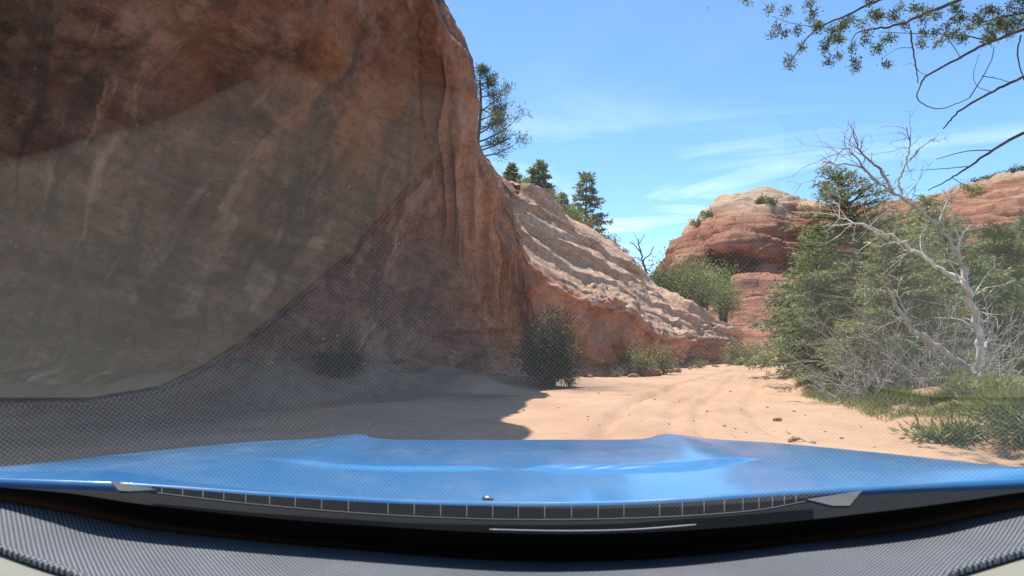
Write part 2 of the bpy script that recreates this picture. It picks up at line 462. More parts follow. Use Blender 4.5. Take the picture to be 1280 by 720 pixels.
def foot_shade(x, y):
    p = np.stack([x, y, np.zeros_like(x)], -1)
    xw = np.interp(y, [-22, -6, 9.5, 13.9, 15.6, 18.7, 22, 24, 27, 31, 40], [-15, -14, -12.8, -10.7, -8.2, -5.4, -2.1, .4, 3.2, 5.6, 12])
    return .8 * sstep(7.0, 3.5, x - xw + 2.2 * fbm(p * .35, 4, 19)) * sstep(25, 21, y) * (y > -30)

def ground_bank(x, y):
    p = np.stack([x, y, np.zeros_like(x)], -1)
    return sstep(-0.3, 1.1, x - bank_edge(y) + 0.7 * fbm(p * 0.8, 4, 12)) * 0.85

gx = np.concatenate([-np.geomspace(2500, 22, 24), np.arange(-20, 24, 0.14), np.geomspace(25, 2500, 24)])
gy = np.concatenate([-np.geomspace(2500, 9, 24), np.arange(-8, 52, 0.16), np.geomspace(53, 2500, 26)])
GX, GY = np.meshgrid(gx, gy, indexing='ij')
GZ = ground_h(GX, GY)
o = mesh_np('ground', np.stack([GX, GY, GZ], -1).reshape(-1, 3), grid_faces(len(gx), len(gy)), M['sand'], attrs={'bank': ground_bank(GX, GY), 'foot': foot_shade(GX, GY)})
tag(o, 'pale orange sandy wash floor with faint tyre tracks', 'ground', kind='structure')

# ------------------------------------------------------------------ left cliff
def lerp_col(base, rim, rec, fr=(0.07, 0.15, 0.40, 0.65, 0.85)):
    """rows between base and rim in picture space with a recess in distance"""
    b = np.array(base, float); r = np.array(rim, float)
    rows = [b]
    for f, k in zip(fr, rec):
        q = b + (r - b) * f; q[2] += k
        rows.append(q)
    rows.append(r)
    return [W(*q) for q in rows]

cols = []
def wcol(rows): cols.append([np.array(r, float) for r in rows])
def out_rows(rim, offs=((-2, 2.5, 1.2), (-5, 6, 2.5), (-10, 12, 3.5), (-30, 30, 5))):
    return [np.array(rim) + np.array(q, float) for q in offs]
# behind and beside the camera
r = [(-15, -22, -0.6), (-15, -22, 0), (-15.6, -22, 1), (-15.7, -22, 2), (-15.2, -22, 5), (-13.7, -22, 8.5), (-11, -22, 10.8), (-8.8, -22, 12)]
wcol(r + out_rows(r[-1]))
r = [(-14, -6, -0.6), (-14, -6, 0), (-14.6, -6, 1), (-14.7, -6, 2), (-14.2, -6, 5), (-12.7, -6, 8.5), (-10.3, -6, 10.8), (-8.2, -6, 12)]
wcol(r + out_rows(r[-1]))
r = [(-12.8, 9.2, -0.6), (-12.8, 9.2, 0), (-13.3, 9.7, 1), (-13.4, 9.8, 2), (-13, 9.7, 5), (-11.5, 8.8, 8.3), (-9.3, 6.6, 10.6), (-7, 4.2, 12)]
wcol(r + out_rows(r[-1]))
def pcol(px_rows, offs=None, outer=None):
    rows = [W(*q) for q in px_rows]
    base = rows[0].copy(); base[2] = -0.6
    rows = [base] + rows
    rows += [W(*q) for q in outer] if outer else out_rows(rows[-1])
    wcol(rows)
pcol([(0, 515, 13.9), (-10, 480, 14.5), (-20, 440, 14.7), (-20, 300, 14.5), (-10, 120, 13.0), (0, -100, 10.6), (20, -540, 8)])
pcol([(200, 505, 15.6), (190, 470, 16.2), (180, 432, 16.4), (170, 300, 16.1), (155, 120, 14.6), (130, -70, 12.2), (270, -480, 9.3)])
pcol([(400, 492, 18.7), (405, 465, 19.3), (405, 430, 19.5), (400, 300, 19.6), (385, 130, 17.4), (385, -50, 14.6), (470, -300, 12.6)])
pcol([(560, 482, 22), (565, 460, 22.6), (560, 430, 22.7), (548, 320, 22.0), (520, 160, 20.2), (500, 20, 18), (515, -100, 16.2)],
     outer=[(470, -120, 19), (430, -140, 25), (370, -180, 33), (240, -230, 55)])
def rcol(base, rim, outer, rec=(0.6, 0.7, 0.5, 0.3, 0.1), push=0.0):
    outer = [(a, b, c + push * k) for (a, b, c), k in zip(outer, (.25, .55, 1.0, 1.0))]
    rows = lerp_col(base, rim, rec)
    b = rows[0].copy(); b[2] = -0.6
    wcol([b] + rows + [W(*q) for q in outer])
rcol((605, 480, 22.7), (548, 0, 18), [(533, -20, 20.5), (500, -50, 26), (450, -90, 33), (330, -150, 55)], (1.6, 2.1, 1.3, .5, .1))
rcol((632, 479, 23.2), (590, 85, 20), [(582, 76, 22), (560, 50, 27), (530, 10, 33), (400, -60, 55)], (1.7, 2.2, 1.4, .5, .1))
rcol((655, 477, 24), (603, 180, 21.8), [(599, 184, 23.5), (590, 172, 27), (570, 155, 33), (450, 60, 55)], (1.5, 2.0, 1.3, .5, .1))
rcol((675, 476, 24.6), (634, 250, 23.3), [(634, 243, 25), (630, 236, 28), (624, 228, 33), (520, 150, 55)], (1.0, 1.4, 1.0, 0.4, 0.1), 6.0)
rcol((695, 475, 25.2), (664, 330, 24.8), [(656, 302, 26.5), (650, 268, 29.5), (645, 242, 33), (560, 200, 55)], (0.7, 1.0, 0.6, 0.3, 0.1), 6.0)
rcol((738, 472, 27), (720, 366, 26.7), [(714, 341, 28.7), (708, 305, 32), (700, 272, 37), (640, 250, 58)], (0.8, 1.2, 0.8, 0.4, 0.1), 6.0)
rcol((785, 466, 31), (782, 384, 30), [(775, 362, 31.9), (767, 335, 34.8), (760, 307, 39), (720, 295, 62)], (0.9, 1.4, 1.2, 0.8, 0.3), 6.0)
rcol((822, 462, 34.5), (818, 416, 34), [(814, 394, 35.5), (809, 370, 38), (806, 351, 41.5), (790, 350, 66)], (0.7, 1.1, 1.1, 0.8, 0.3), 6.0)
rcol((870, 458, 39.5), (870, 425, 39), [(868, 412, 40.3), (866, 401, 42.2), (864, 389, 45), (860, 395, 66)], (0.7, 1.0, 0.9, 0.7, 0.2))
rcol((912, 455, 45), (911, 430, 45), [(910, 422, 46), (907, 415, 47.6), (903, 409, 49.5), (895, 415, 66)], (0.6, 0.8, 0.7, 0.4, 0.1))
rcol((930, 452, 50), (928, 436, 51), [(925, 430, 52), (920, 424, 53.5), (914, 418, 55), (905, 420, 68)], (0.3, 0.3, 0.2, 0.1, 0))
rcol((920, 448, 64), (918, 437, 64), [(915, 432, 64), (912, 428, 65), (908, 425, 66), (902, 425, 72)], (0, 0, 0, 0, 0))
C = np.array(cols)                    # (columns, rows, 3)
NC, NR = C.shape[:2]
nu, nv = 680, 440
# more samples in the visible columns
def dens(P, n, axis, wts):
    P0 = catmull(P, 4000, axis)
    m = P.shape[axis]
    wv = np.interp(np.linspace(0, m - 1, 4000), np.arange(m), wts)
    cs = np.cumsum(wv); cs = (cs - cs[0]) / (cs[-1] - cs[0])
    idx = np.clip(np.searchsorted(cs, np.linspace(0, 1, n)), 0, 3999)
    return np.take(P0, idx, axis), idx / 3999.0 * (m - 1)
wu = np.array([.3, .4, 1, 1.6, 1.6, 1.6, 1.4, 1.2, 1, 1, 1.1, 1.3, 1.6, 1.4, 1.3, 1.2, .8, .3][:NC])
wu = np.concatenate([wu, np.ones(NC - len(wu))])
G, ucoord = dens(C, nu, 0, wu)
wvv = np.array([.3, 1, 1, 1.4, 1.6, 1.5, 1.3, 1.5, 1.6, 1.5, 1, .4][:NR])
G, vcoord = dens(G, nv, 1, wvv)
U = ucoord[:, None] * np.ones((1, nv)); V_ = vcoord[None, :] * np.ones((nu, 1))
n = normals(G)
if np.mean((n * (CAM - G)).sum(-1)[:, 60:160]) < 0: n = -n
slope = sstep(9.6, 11.0, U) * sstep(6.8, 7.25, V_)
Vj = V_ + .45 * fbm(G * np.array([.5, .5, .9]), 4, 17)          # the outer, weathered slope
wall = (1 - sstep(6.6, 7.2, V_))
d = 0.34 * fbm(G * 0.28, 3, 21) * (1 - .5 * slope) + 0.13 * fbm(G * 0.9, 4, 31) * (1 - .6 * slope) + 0.035 * fbm(G * 3.2, 3, 35) * (1 - .4 * slope)
# cross-bed ledges of the wall
tl = R(24)
bedc = G[..., 2] * math.cos(tl) + (G[..., 0] * 0.8 + G[..., 1] * 0.3) * math.sin(tl) + 0.5 * fbm(G * 0.35, 3, 41)
saw = lambda t: (t - np.floor(t))
d += wall * 0.07 * (sstep(0, .75, saw(bedc * 0.9)) - sstep(.75, 1, saw(bedc * 0.9)))
# scooped hollows
sc = fbm(G * 0.45 + 5.0, 2, 51)
d -= wall * 0.28 * sstep(0.25, 0.8, sc)
su_, sv_ = U * 3.2, V_ * 1.9
th_ = R(33)
xs_ = su_ * math.cos(th_) - sv_ * math.sin(th_); ys_ = su_ * math.sin(th_) + sv_ * math.cos(th_)
rb = fbm(np.stack([xs_ * .75, ys_ * .14, 0 * xs_], -1) + .18 * fbm(G * .5, 3, 44)[..., None], 4, 43)
d += wall * (.16 * (1 - np.abs(rb) * 2.2)) * sstep(3.2, 5.0, U) * sstep(2.6, 3.6, V_) * (1 - .7 * sstep(4.8, 6, V_))
# broken lower band
low = sstep(1.3, 1.8, V_) * (1 - sstep(3.2, 3.7, V_)) * sstep(5.2, 6.2, U)
d += low * 0.34 * fbm(G * np.array([1.1, 1.1, 2.0]), 4, 61)
blocks = np.round(fbm(G * np.array([0.7, 0.7, 1.6]), 2, 66) * 4) / 4
d += low * 0.22 * blocks
# terraces on the slope
tq0 = np.clip((V_ - 7.0) / 3.0, 0, 1.3)
tqn = tq0 + 0.022 * fbm(G * np.array([.07, .07, .15]), 2, 71) + 0.006 * fbm(G * .9, 3, 72)
for bb, aa, ww in ((.12, .12, .10), (.34, .26, .12), (.50, .50, .14), (.63, .32, .09), (.76, .62, .12), (.90, .50, .10)):
    e_ = tqn - bb
    aa = aa * np.maximum(.1, 0.8 + 1.0 * fbm(G * np.array([.14, .14, .3]) + bb * 9, 3, 73))
    d += slope * aa * sstep(-.004, .012, e_) * np.exp(-np.maximum(e_, 0) / ww)
    d -= slope * .25 * aa * np.exp(-((e_ + .012) / .014) ** 2)
pk = fbm(G * 0.8 + 9, 4, 79)
d -= slope * 0.22 * sstep(.3, .7, pk) * (1 - sstep(.2, .6, tq0))
d += slope * 0.05 * fbm(G * np.array([1.2, 1.2, 3.5]), 4, 78)
lw = wall * sstep(8.5, 9.5, U) * sstep(1.5, 2.5, V_)
d += lw * (0.22 * fbm(G * np.array([.55, .55, .8]), 4, 67) - .3 * sstep(.2, .6, fbm(G * .5 + 3, 3, 69)))
d += slope * 0.05 * (np.abs(fbm(G * 0.9, 4, 81)) * 1.4 - 0.4) * (1 + 1.6 * sstep(12, 14, U))
fade = sstep(0, 0.3, V_)
G2 = G + n * (d * fade)[..., None]
pale = sstep(9.6, 11.0, U) * sstep(6.8, 7.5, Vj) * sstep(9.8, 11.2, U) + 0.10 * (fbm(G * 0.5, 3, 91) > 0.3)
orange = sstep(1.6, 2.1, V_) * (1 - sstep(3.9, 5.0, V_)) * sstep(6.8, 8.4, U) * (1 - sstep(13.6, 15, U)) * sstep(-0.55, 0.1, fbm(G * 0.55, 3, 95))  # orange rock band, with warm bounce light from the sand painted in
orange = np.maximum(orange, 0.42 * sstep(0.35, 0.6, fbm(np.stack([(G[..., 0] - 0.45 * G[..., 2]) * 0.8, G[..., 1] * 0.25, G[..., 2] * 0.1], -1), 3, 97)) * sstep(4, 5, U) * (1 - sstep(8.5, 9.5, U)) * wall * (1 - sstep(5.2, 6, V_)))
o = mesh_np('cliff', G2.reshape(-1, 3), grid_faces(nu, nv), M['rock'], attrs={'su': U * 3.2, 'sv': V_ * 1.9, 'bounce_tint': 0.85 * sstep(5.0, 7.6, U + .6 * fbm(G * .3, 3, 93)) * (1 - sstep(6.9, 7.3, V_)) * (1 - .5 * sstep(4.6, 5.4, V_) * (1 - sstep(10, 11, U))), 'pale': np.clip(pale, 0, 1), 'orange': np.clip(orange, 0, 1)})
tag(o, 'huge overhanging red sandstone cliff with a terraced pale slope beside the track', 'cliff', kind='structure')
CL_U, CL_V, CL_G = ucoord, vcoord, G2
def cliff_at(u, v):
    return CL_G[int(np.argmin(np.abs(CL_U - u))), int(np.argmin(np.abs(CL_V - v)))].copy()

# ------------------------------------------------------------------ far sandstone
def far_rock(name, ctrl, nu, nv, label, steps, amp, scale, seed, cat='rock wall'):
    C = np.array([[W(*q) for q in c] for c in ctrl])
    G = catmull(catmull(C, nu, 0), nv, 1)
    n = normals(G)
    mid = G[nu // 3:2 * nu // 3, nv // 4:nv // 2].reshape(-1, 3); nm = n[nu // 3:2 * nu // 3, nv // 4:nv // 2].reshape(-1, 3)
    if np.mean((nm * (CAM - mid)).sum(-1)) < 0: n = -n
    dd = amp * (0.9 * fbm(G * scale, 4, seed) + 0.35 * fbm(G * scale * 5, 4, seed + 9))
    z = G[..., 2] / steps + 0.45 * fbm(G * scale * 0.7, 3, seed + 5)
    s = saw(z); s2 = saw(z * 2.7)
    dd = dd + amp * 1.15 * (sstep(0, .5, s) - sstep(.85, .95, s)) + amp * 0.45 * (sstep(0, .6, s2) - sstep(.75, 1, s2))
    dd = dd + amp * .9 * np.round(2.5 * fbm(G * np.array([scale, scale, scale * 2.2]) * 1.6, 2, seed + 20)) / 2.5
    G = G + n * dd[..., None]
    o = mesh_np(name, G.reshape(-1, 3), grid_faces(nu, nv), M['rock_far'])
    tag(o, label, cat, kind='structure')
    return G
butte = []
for px, yt, ys, yl, yc, cave, d0 in [
        (800, 372, 380, 388, 396, 0, 190), (834, 338, 346, 352, 362, 1, 160), (846, 308, 322, 336, 352, 1, 148), (882, 276, 302, 318, 348, 2, 142), (892, 277, 300, 313, 350, 14, 140),
        (908, 263, 290, 310, 352, 17, 138), (940, 254, 285, 311, 350, 16, 138), (956, 254, 285, 318, 348, 3, 138), (975, 257, 285, 320, 345, 3, 140), (1010, 268, 285, 315, 345, 3, 142),
        (1060, 276, 290, 318, 345, 2, 145), (1130, 280, 292, 320, 345, 2, 150)]:
    butte.append([(px, 470, d0 - 38), (px, 408, d0 - 20), (px, yc, d0 - 2 + cave * 0.6), (px, (yc + yl) / 2, d0 + cave), (px, yl + 2, d0 + cave * .3), (px, yl - 6, d0), (px, ys, d0 + 6),
                  (px, (ys + yt) / 2, d0 + 13), (px, yt, d0 + 24), (px, yt + 2, d0 + 45), (px, yt + 40, d0 + 90)])
FB = far_rock('sandstone_butte', butte, 260, 220, 'far rounded red sandstone butte with a dark cave under its lip', 5.0, 1.2, 0.05, 101, 'butte')
rw = []
for px, yt, d0 in [(900, 305, 190), (985, 298, 158), (1060, 285, 125), (1130, 268, 108), (1180, 257, 100), (1230, 242, 96), (1290, 226, 92), (1380, 205, 86), (1500, 170, 80), (1700, 150, 70)]:
    rw.append([(px, 470, d0 - 22), (px, 425, d0 - 14), (px, 385, d0 - 10), (px, 330, d0 - 5), (px, 296, d0 - 2), (px, 272 if px < 1250 else 262, d0 + 1), (px, min(yt + 16, 262), d0 + 9), (px, yt, d0 + 22), (px, yt + 2, d0 + 45), (px, yt + 60, d0 + 90)])
FW = far_rock('sandstone_wall', rw, 300, 220, 'long red banded sandstone wall behind the trees on the right', 3.2, 0.9, 0.07, 151)
led = []
for px, yt in [(880, 412), (905, 380), (925, 356), (955, 350), (985, 352), (1020, 356), (1080, 362), (1150, 372)]:
    led.append([(px, 462, 60), (px, 452, 61), (px, 440, 65), (px, 425, 69), (px, 405, 76), (px, 385 if yt < 380 else yt + 8, 82), (px, yt, 90), (px, yt + 20, 110)])
FL = far_rock('sandstone_ledges', led, 180, 180, 'low stepped ledges of red rock where the sandy track bends away', 1.5, 0.55, 0.12, 181, 'rock ledges')

# ------------------------------------------------------------------ plants
def rotz(v, a):
    c, s = math.cos(a), math.sin(a)
    return np.array([v[0] * c - v[1] * s, v[0] * s + v[1] * c, v[2]])

class Leaves:
    def __init__(s): s.c = []; s.d = []; s.L = []; s.w = []
    def add(s, c, d, L, w):
        s.c.append(np.atleast_2d(c)); s.d.append(np.atleast_2d(d)); m = len(np.atleast_2d(c))
        s.L.append(np.ones(m) * L); s.w.append(np.ones(m) * w)
    def build(s, name, mat, parent, seed=0):
        g = np.random.default_rng(seed)
        c = np.concatenate(s.c); d = np.concatenate(s.d); L = np.concatenate(s.L); w = np.concatenate(s.w)
        d = d / np.maximum(np.linalg.norm(d, axis=1, keepdims=True), 1e-9)
        up = g.normal(size=c.shape) + np.array([0, 0, 0.8])
        a = np.cross(d, up); a /= np.maximum(np.linalg.norm(a, axis=1, keepdims=True), 1e-9)
        m = len(c)
        L = L * g.uniform(.5, 1.5, m); w = w * g.uniform(.6, 1.4, m)
        e = d * L[:, None]; h = a * w[:, None] * .5
        V = np.stack([c, c + e * .45 + h, c + e, c + e * .45 - h], 1).reshape(-1, 3)
        Fq = np.arange(m * 4).reshape(-1, 4)
        return mesh_np(name, V, Fq, mat, parent, smooth=False)

def unit(v): return v / max(np.linalg.norm(v), 1e-9)

def conifer(name, base, h, rad, label, cat, mat, seed, nb=70, leafL=.10, leafW=.03, t0=.06, trunk_r=.12, twigs=13, per=11, droop=.25, group=None, lean=(0, 0), topless=0.75, parts=True):
    g = np.random.default_rng(seed)
    base = np.array(base, float)
    root = empty(name, base); tag(root, label, cat, group)
    tk = MB(); lf = Leaves(); lb = MB()
    ts = np.linspace(0, 1, 9)
    tp = np.stack([base[0] + lean[0] * ts + .04 * h * .3 * np.sin(ts * 5 + seed), base[1] + lean[1] * ts + 0 * ts, base[2] - .1 + h * ts], 1)
    tk.tube(tp, trunk_r * (1 - ts) ** .8 + .008, 8)
    for k in range(nb):
        t = t0 + (1 - t0) * ((k + g.uniform(0, 1)) / nb) ** .9
        az = k * 2.39996 + g.uniform(-.4, .4)
        L = rad * ((1 - t) ** topless * 1.0 + .05) * g.uniform(.5, 1.0) * (1.28 if g.uniform() < .25 else 1.0)
        if t < .25: L *= .65 + t * 1.4
        p0 = np.array([np.interp(t, ts, tp[:, j]) for j in range(3)])
        el = .1 + .7 * t * t + g.uniform(-.15, .15)
        dr = np.array([math.cos(az) * math.cos(el), math.sin(az) * math.cos(el), math.sin(el)])
        s = np.linspace(0, 1, 7)[:, None]
        pts = p0 + dr * L * s + np.array([0, 0, -1.0]) * (droop * L * s ** 2) + np.array([0, 0, .10 * L]) * s ** 4
        lb.tube(pts, np.linspace(.022 * L ** .5 + .006, .004, 7), 5, cap=False)
        side = unit(np.cross(dr, [0, 0, 1]))
        nt_ = max(4, int(twigs * L / rad * 1.4) + 3)
        for q in range(nt_):
            f = .16 + .84 * (q + g.uniform(0, 1)) / nt_
            pb = np.array([np.interp(f, s[:, 0], pts[:, j]) for j in range(3)])
            sg = 1 if q % 2 else -1
            tl_ = L * (.42 * (1.05 - f) + .10) * g.uniform(.6, 1.2)
            td = unit(dr * .75 + side * sg * g.uniform(.5, 1) + np.array([0, 0, g.uniform(-.35, .15)]))
            m = max(5, int(per * tl_ / (.35 * rad) * 1.3))
            u = g.uniform(0.05, 1, m)
            cc = pb + td * tl_ * u[:, None] + np.array([0, 0, -1.0]) * (.18 * tl_ * u ** 2)[:, None] + g.normal(0, .018, (m, 3))
            dd = td + np.array([0, 0, -.15]) + g.normal(0, .55, (m, 3))
            lf.add(cc, dd, leafL, leafW)
    if parts:
        tk.build('trunk', M['bark'], root)
        lb.build('branches', M['bark'], root)
        lf.build('crown', mat, root, seed)
    return root

def shrub(name, base, rx, ry, h, label, cat, mat, seed, n=2500, leafL=.06, leafW=.025, stems=16, group=None, stem_mat='bark', lumps=14):
    g = np.random.default_rng(seed)
    base = np.array(base, float)
    root = empty(name, base); tag(root, label, cat, group)
    st = MB(); lf = Leaves()
    cl = []
    for k in range(stems):
        az = g.uniform(0, 2 * np.pi); rr = g.uniform(.2, 1) ** .6
        e = base + np.array([rx * rr * math.cos(az), ry * rr * math.sin(az), h * (g.uniform(.3, 1) if g.uniform() > .2 else g.uniform(.9, 1.2)) * (1 - .45 * rr * rr)])
        s = np.linspace(0, 1, 6)[:, None]
        b0 = base + np.array([rx * .15 * g.normal(), ry * .15 * g.normal(), -.05])
        pts = b0 + (e - b0) * s + np.array([0, 0, .18 * h]) * (s * (1 - s)) * 2 + g.normal(0, .02 * h, (6, 3)) * s
        st.tube(pts, np.linspace(.012 * h ** .7 + .004, .003, 6), 5, cap=False)
        for f in np.linspace(.35, 1, 5):
            cl.append((np.array([np.interp(f, s[:, 0], pts[:, j]) for j in range(3)]), .10 * (rx + ry + h) / 2 * g.uniform(.7, 1.6)))
    per = n // len(cl)
    for c, r_ in cl:
        m = max(3, int(per * g.uniform(.5, 1.5)))
        off = g.normal(0, 1, (m, 3)) * r_ * np.array([1.2, 1.2, .8])
        q = c + off
        q[:, 2] = np.maximum(q[:, 2], base[2] + .01)
        lf.add(q, off / r_ + g.normal(0, .6, (m, 3)) + np.array([0, 0, .5]), leafL, leafW)
    st.build('stems', M[stem_mat], root)
    lf.build('foliage', mat, root, seed)
    return root

def gz(x, y): return float(ground_h(np.array([x]), np.array([y]))[0])
def on_ground(px, d):
    x = (px - 640) / F * d / CP * 1.0
    x = W(px, 430, d)[0]
    return np.array([x, d, gz(x, d)])

def open_pine(name, base, h, label, cat, mat, seed, rad, nlimb=16, spread=.0715, group=None, t0=.25, tuft=90, leafL=.16, leafW=.03, bias=None, trunk_r=.11):
    """ponderosa-like: bent limbs with needle tufts on their ends and gaps between"""
    g = np.random.default_rng(seed)
    base = np.array(base, float)
    root = empty(name, base); tag(root, label, cat, group)
    tk = MB(); lb = MB(); lf = Leaves()
    ts = np.linspace(0, 1, 8)
    tp = np.stack([base[0] + .03 * h * np.sin(ts * 4 + seed), base[1] + .02 * h * np.cos(ts * 3 + seed), base[2] - .2 + h * ts], 1)
    tk.tube(tp, trunk_r * (1 - ts) ** .7 + .01, 7)
    for k in range(nlimb):
        t = t0 + (1 - t0) * (k + g.uniform(.1, .9)) / nlimb
        az = k * 2.4 + g.uniform(-.5, .5)
        if bias is not None and g.uniform() < .5: az = bias + g.uniform(-.6, .6)
        L = rad * (1.05 - t) ** .6 * g.uniform(.5, 1.1)
        p0 = np.array([np.interp(t, ts, tp[:, j]) for j in range(3)])
        dr = np.array([math.cos(az), math.sin(az), g.uniform(-.1, .45)])
        s = np.linspace(0, 1, 7)[:, None]
        pts = p0 + dr * L * s + np.array([0, 0, .25 * L]) * s ** 2.5 + g.normal(0, .03 * L, (7, 3)) * s
        lb.tube(pts, np.linspace(.05 * L ** .5 * .6 + .008, .008, 7), 5, cap=False)
        for q in range(9):
            f = g.uniform(.35, 1.0)
            pb = np.array([np.interp(f, s[:, 0], pts[:, j]) for j in range(3)])
            td = unit(dr + g.normal(0, .7, 3) + np.array([0, 0, .3]))
            tl_ = L * g.uniform(.15, .4)
            e = pb + td * tl_
            lb.tube(np.array([pb, pb + td * tl_ * .5 + g.normal(0, .02, 3), e]), [.012, .009, .005], 4, cap=False)
            m = int(tuft * g.uniform(.6, 1.3))
            u = g.uniform(.3, 1.05, m)[:, None]
            off = g.normal(0, 1, (m, 3)) * (spread * rad)
            lf.add(pb + td * tl_ * u + off, off * 3 + td * .4 + np.array([0, 0, .25]), leafL, leafW)
    tk.build('trunk', M['bark'], root); lb.build('branches', M['bark'], root); lf.build('crown', mat, root, seed)
    return root

# --- right-hand conifers
def bank_pt(px, d):
    x = W(px, 430, d)[0]; return np.array([x, d, gz(x, d)])
conifer('fir_tree', bank_pt(1120, 19.5), 5.9, 2.9, 'tall dense green fir with dark top behind the bleached dead tree', 'tree', M['fir'], 11, nb=150, twigs=21, per=19, leafL=.12, leafW=.034, topless=.46, trunk_r=.13, lean=(-1.5, 0), droop=.3)
conifer('fir_tree', bank_pt(1025, 20.5), 4.0, 2.3, 'pale green fir reaching out over the sand at the left end of the thicket', 'tree', M['fir2'], 12, nb=120, twigs=20, per=18, leafL=.12, leafW=.034, topless=.55, trunk_r=.10, droop=.3)
conifer('fir_tree', bank_pt(1128, 16.4), 3.7, 1.75, 'slender pale fir with a dark bare lower trunk at the thicket front', 'tree', M['fir2'], 13, nb=85, twigs=18, per=17, leafL=.11, leafW=.032, t0=.2, topless=.45, trunk_r=.085)
conifer('fir_tree', bank_pt(1190, 20.5), 4.6, 2.3, 'bushy grey green fir standing directly behind the dead trunk', 'tree', M['fir'], 14, nb=110, twigs=18, per=17, leafL=.12, leafW=.034, topless=.5)
conifer('fir_tree', bank_pt(1010, 26), 5.6, 2.5, 'narrow fir rising against the far butte at the thicket back', 'tree', M['fir'], 15, nb=120, twigs=18, per=17, leafL=.18, leafW=.06, topless=.5, lean=(.6, 0))
conifer('juniper_tree', bank_pt(1255, 18), 2.3, 1.9, 'low blue green juniper at the right edge beyond the fallen log', 'tree', M['pine'], 16, nb=110, twigs=18, per=18, leafL=.12, leafW=.045, topless=.35, t0=.02)
conifer('juniper_tree', bank_pt(1175, 18), 1.9, 1.5, 'low rounded green juniper between the slender fir and the dead trunk', 'tree', M['fir2'], 19, nb=90, twigs=18, per=18, leafL=.12, leafW=.045, topless=.35, t0=.02)
conifer('juniper_tree', bank_pt(1225, 19.5), 3.0, 1.8, 'rounded grey green juniper filling in behind the fallen log', 'tree', M['fir2'], 20, nb=100, twigs=17, per=16, leafL=.12, leafW=.036, topless=.35, t0=.02)
conifer('juniper_tree', bank_pt(1072, 17.8), 1.7, 1.3, 'low pale juniper at the thicket foot beside the sand', 'tree', M['fir2'], 21, nb=80, twigs=16, per=15, leafL=.10, leafW=.032, topless=.35, t0=.02)
conifer('fir_tree', bank_pt(1165, 28), 7.0, 2.8, 'broad olive grey fir deep in the thicket under the right red wall', 'tree', M['fir2'], 22, nb=120, twigs=17, per=15, leafL=.17, leafW=.05, topless=.5)
conifer('fir_tree', bank_pt(1290, 31), 6.6, 2.8, 'distant grey green fir at the right edge below the red wall', 'tree', M['fir'], 23, nb=110, twigs=17, per=15, leafL=.18, leafW=.055, topless=.5)
open_pine('pine_tree', bank_pt(1250, 27), 5.4, 'thin dark trunked pine with olive needles against the red wall', 'tree', M['olive'], 17, 1.9, nlimb=20, t0=.42, tuft=90, leafL=.15, leafW=.045, trunk_r=.12)
conifer('juniper_tree', bank_pt(1335, 21), 4.0, 2.2, 'dark juniper half cut off by the right edge of the view', 'tree', M['fir'], 18, nb=100, twigs=18, per=16, leafL=.14, leafW=.045, topless=.5, t0=.03)

# --- plants on the far sandstone
g = np.random.default_rng(5)
def far_bush(pt, r_, h_, label, seed, mat='olive', n=700, leaf=.22, group=None):
    return shrub('bush', pt, r_, r_, h_, label, 'bush', M[mat], seed, n=n, leafL=leaf, leafW=leaf * .55, stems=7, group=group)
def surf(Gs, px, py, back=False):
    """nearest surface vertex of a far rock to a picture position"""
    rel = Gs.reshape(-1, 3) - CAM
    fw = rel[:, 1] * CP + rel[:, 2] * SP; upc = -rel[:, 1] * SP + rel[:, 2] * CP
    X = 640 + F * rel[:, 0] / fw; Y = 360 - F * upc / fw
    k = np.argmin((X - px) ** 2 + (Y - py) ** 2)
    return Gs.reshape(-1, 3)[k].copy()
far_bush(surf(FW, 1214, 246), 2.2, 2.6, 'single round green bush on the bench of the right red wall', 301, n=1500, mat='shrub')
for i, (px, py) in enumerate([(903, 263), (914, 258), (928, 256), (939, 253), (952, 255), (965, 256), (976, 255), (872, 284), (885, 272), (892, 268)]):
    far_bush(surf(FB, px, py), g.uniform(1.2, 2.0), g.uniform(1.2, 1.9), 'small dark bush on the skyline rim of the far butte', 310 + i, n=350, leaf=.45, group='bushes on the butte rim')
for i, (px, py) in enumerate([(1222, 228), (1238, 224), (1252, 220), (1268, 216), (1281, 212)]):
    far_bush(surf(FW, px, py), g.uniform(.9, 1.5), g.uniform(.7, 1.1), 'small dark bush along the top edge of the right red wall', 330 + i, n=350, leaf=.3, group='bushes on the right wall top')
far_bush(surf(FB, 897, 327), 1.3, 1.6, 'lone bush on the left face of the far butte', 340, n=400, leaf=.4)

# --- bushes and trees above the left slope
shr = [((850, 378), 50, 2.5, 4.4, 'dense green bush behind the rock crest below the far butte'), ((880, 385), 52, 2.1, 4.2, 'bright green bush at the right end of the row behind the crest'),
       ((828, 368), 51, 1.6, 2.6, 'smaller dark bush at the left end of the row behind the crest'), ((905, 400), 56, 1.3, 4.6, 'narrow upright bush above the end of the rock slope')]
for i, ((px, py), dd, r_, h_, lb_) in enumerate(shr):
    p = W(px, py, dd); p[2] -= .5
    shrub('bush', p, r_, r_, h_ + .4, lb_, 'bush', M['shrub' if i != 2 else 'pine'], 350 + i, n=5200, leafL=.16, leafW=.075, stems=26)
def crest(px, py, dd): return W(px, py, dd)
open_pine('pine_tree', crest(597, 205, 33), 5.2, 'pine growing out behind the overhanging nose of the cliff', 'tree', M['pine'], 401, 2.3, nlimb=20, t0=.08, tuft=46, leafL=.15, leafW=.035, bias=0.0, spread=.045)
conifer('pine_tree', crest(640, 243, 43), 2.0, .85, 'smallest pine on the skyline nearest the cliff nose', 'tree', M['fir'], 402, nb=40, twigs=10, per=14, leafL=.2, leafW=.09, topless=.45)
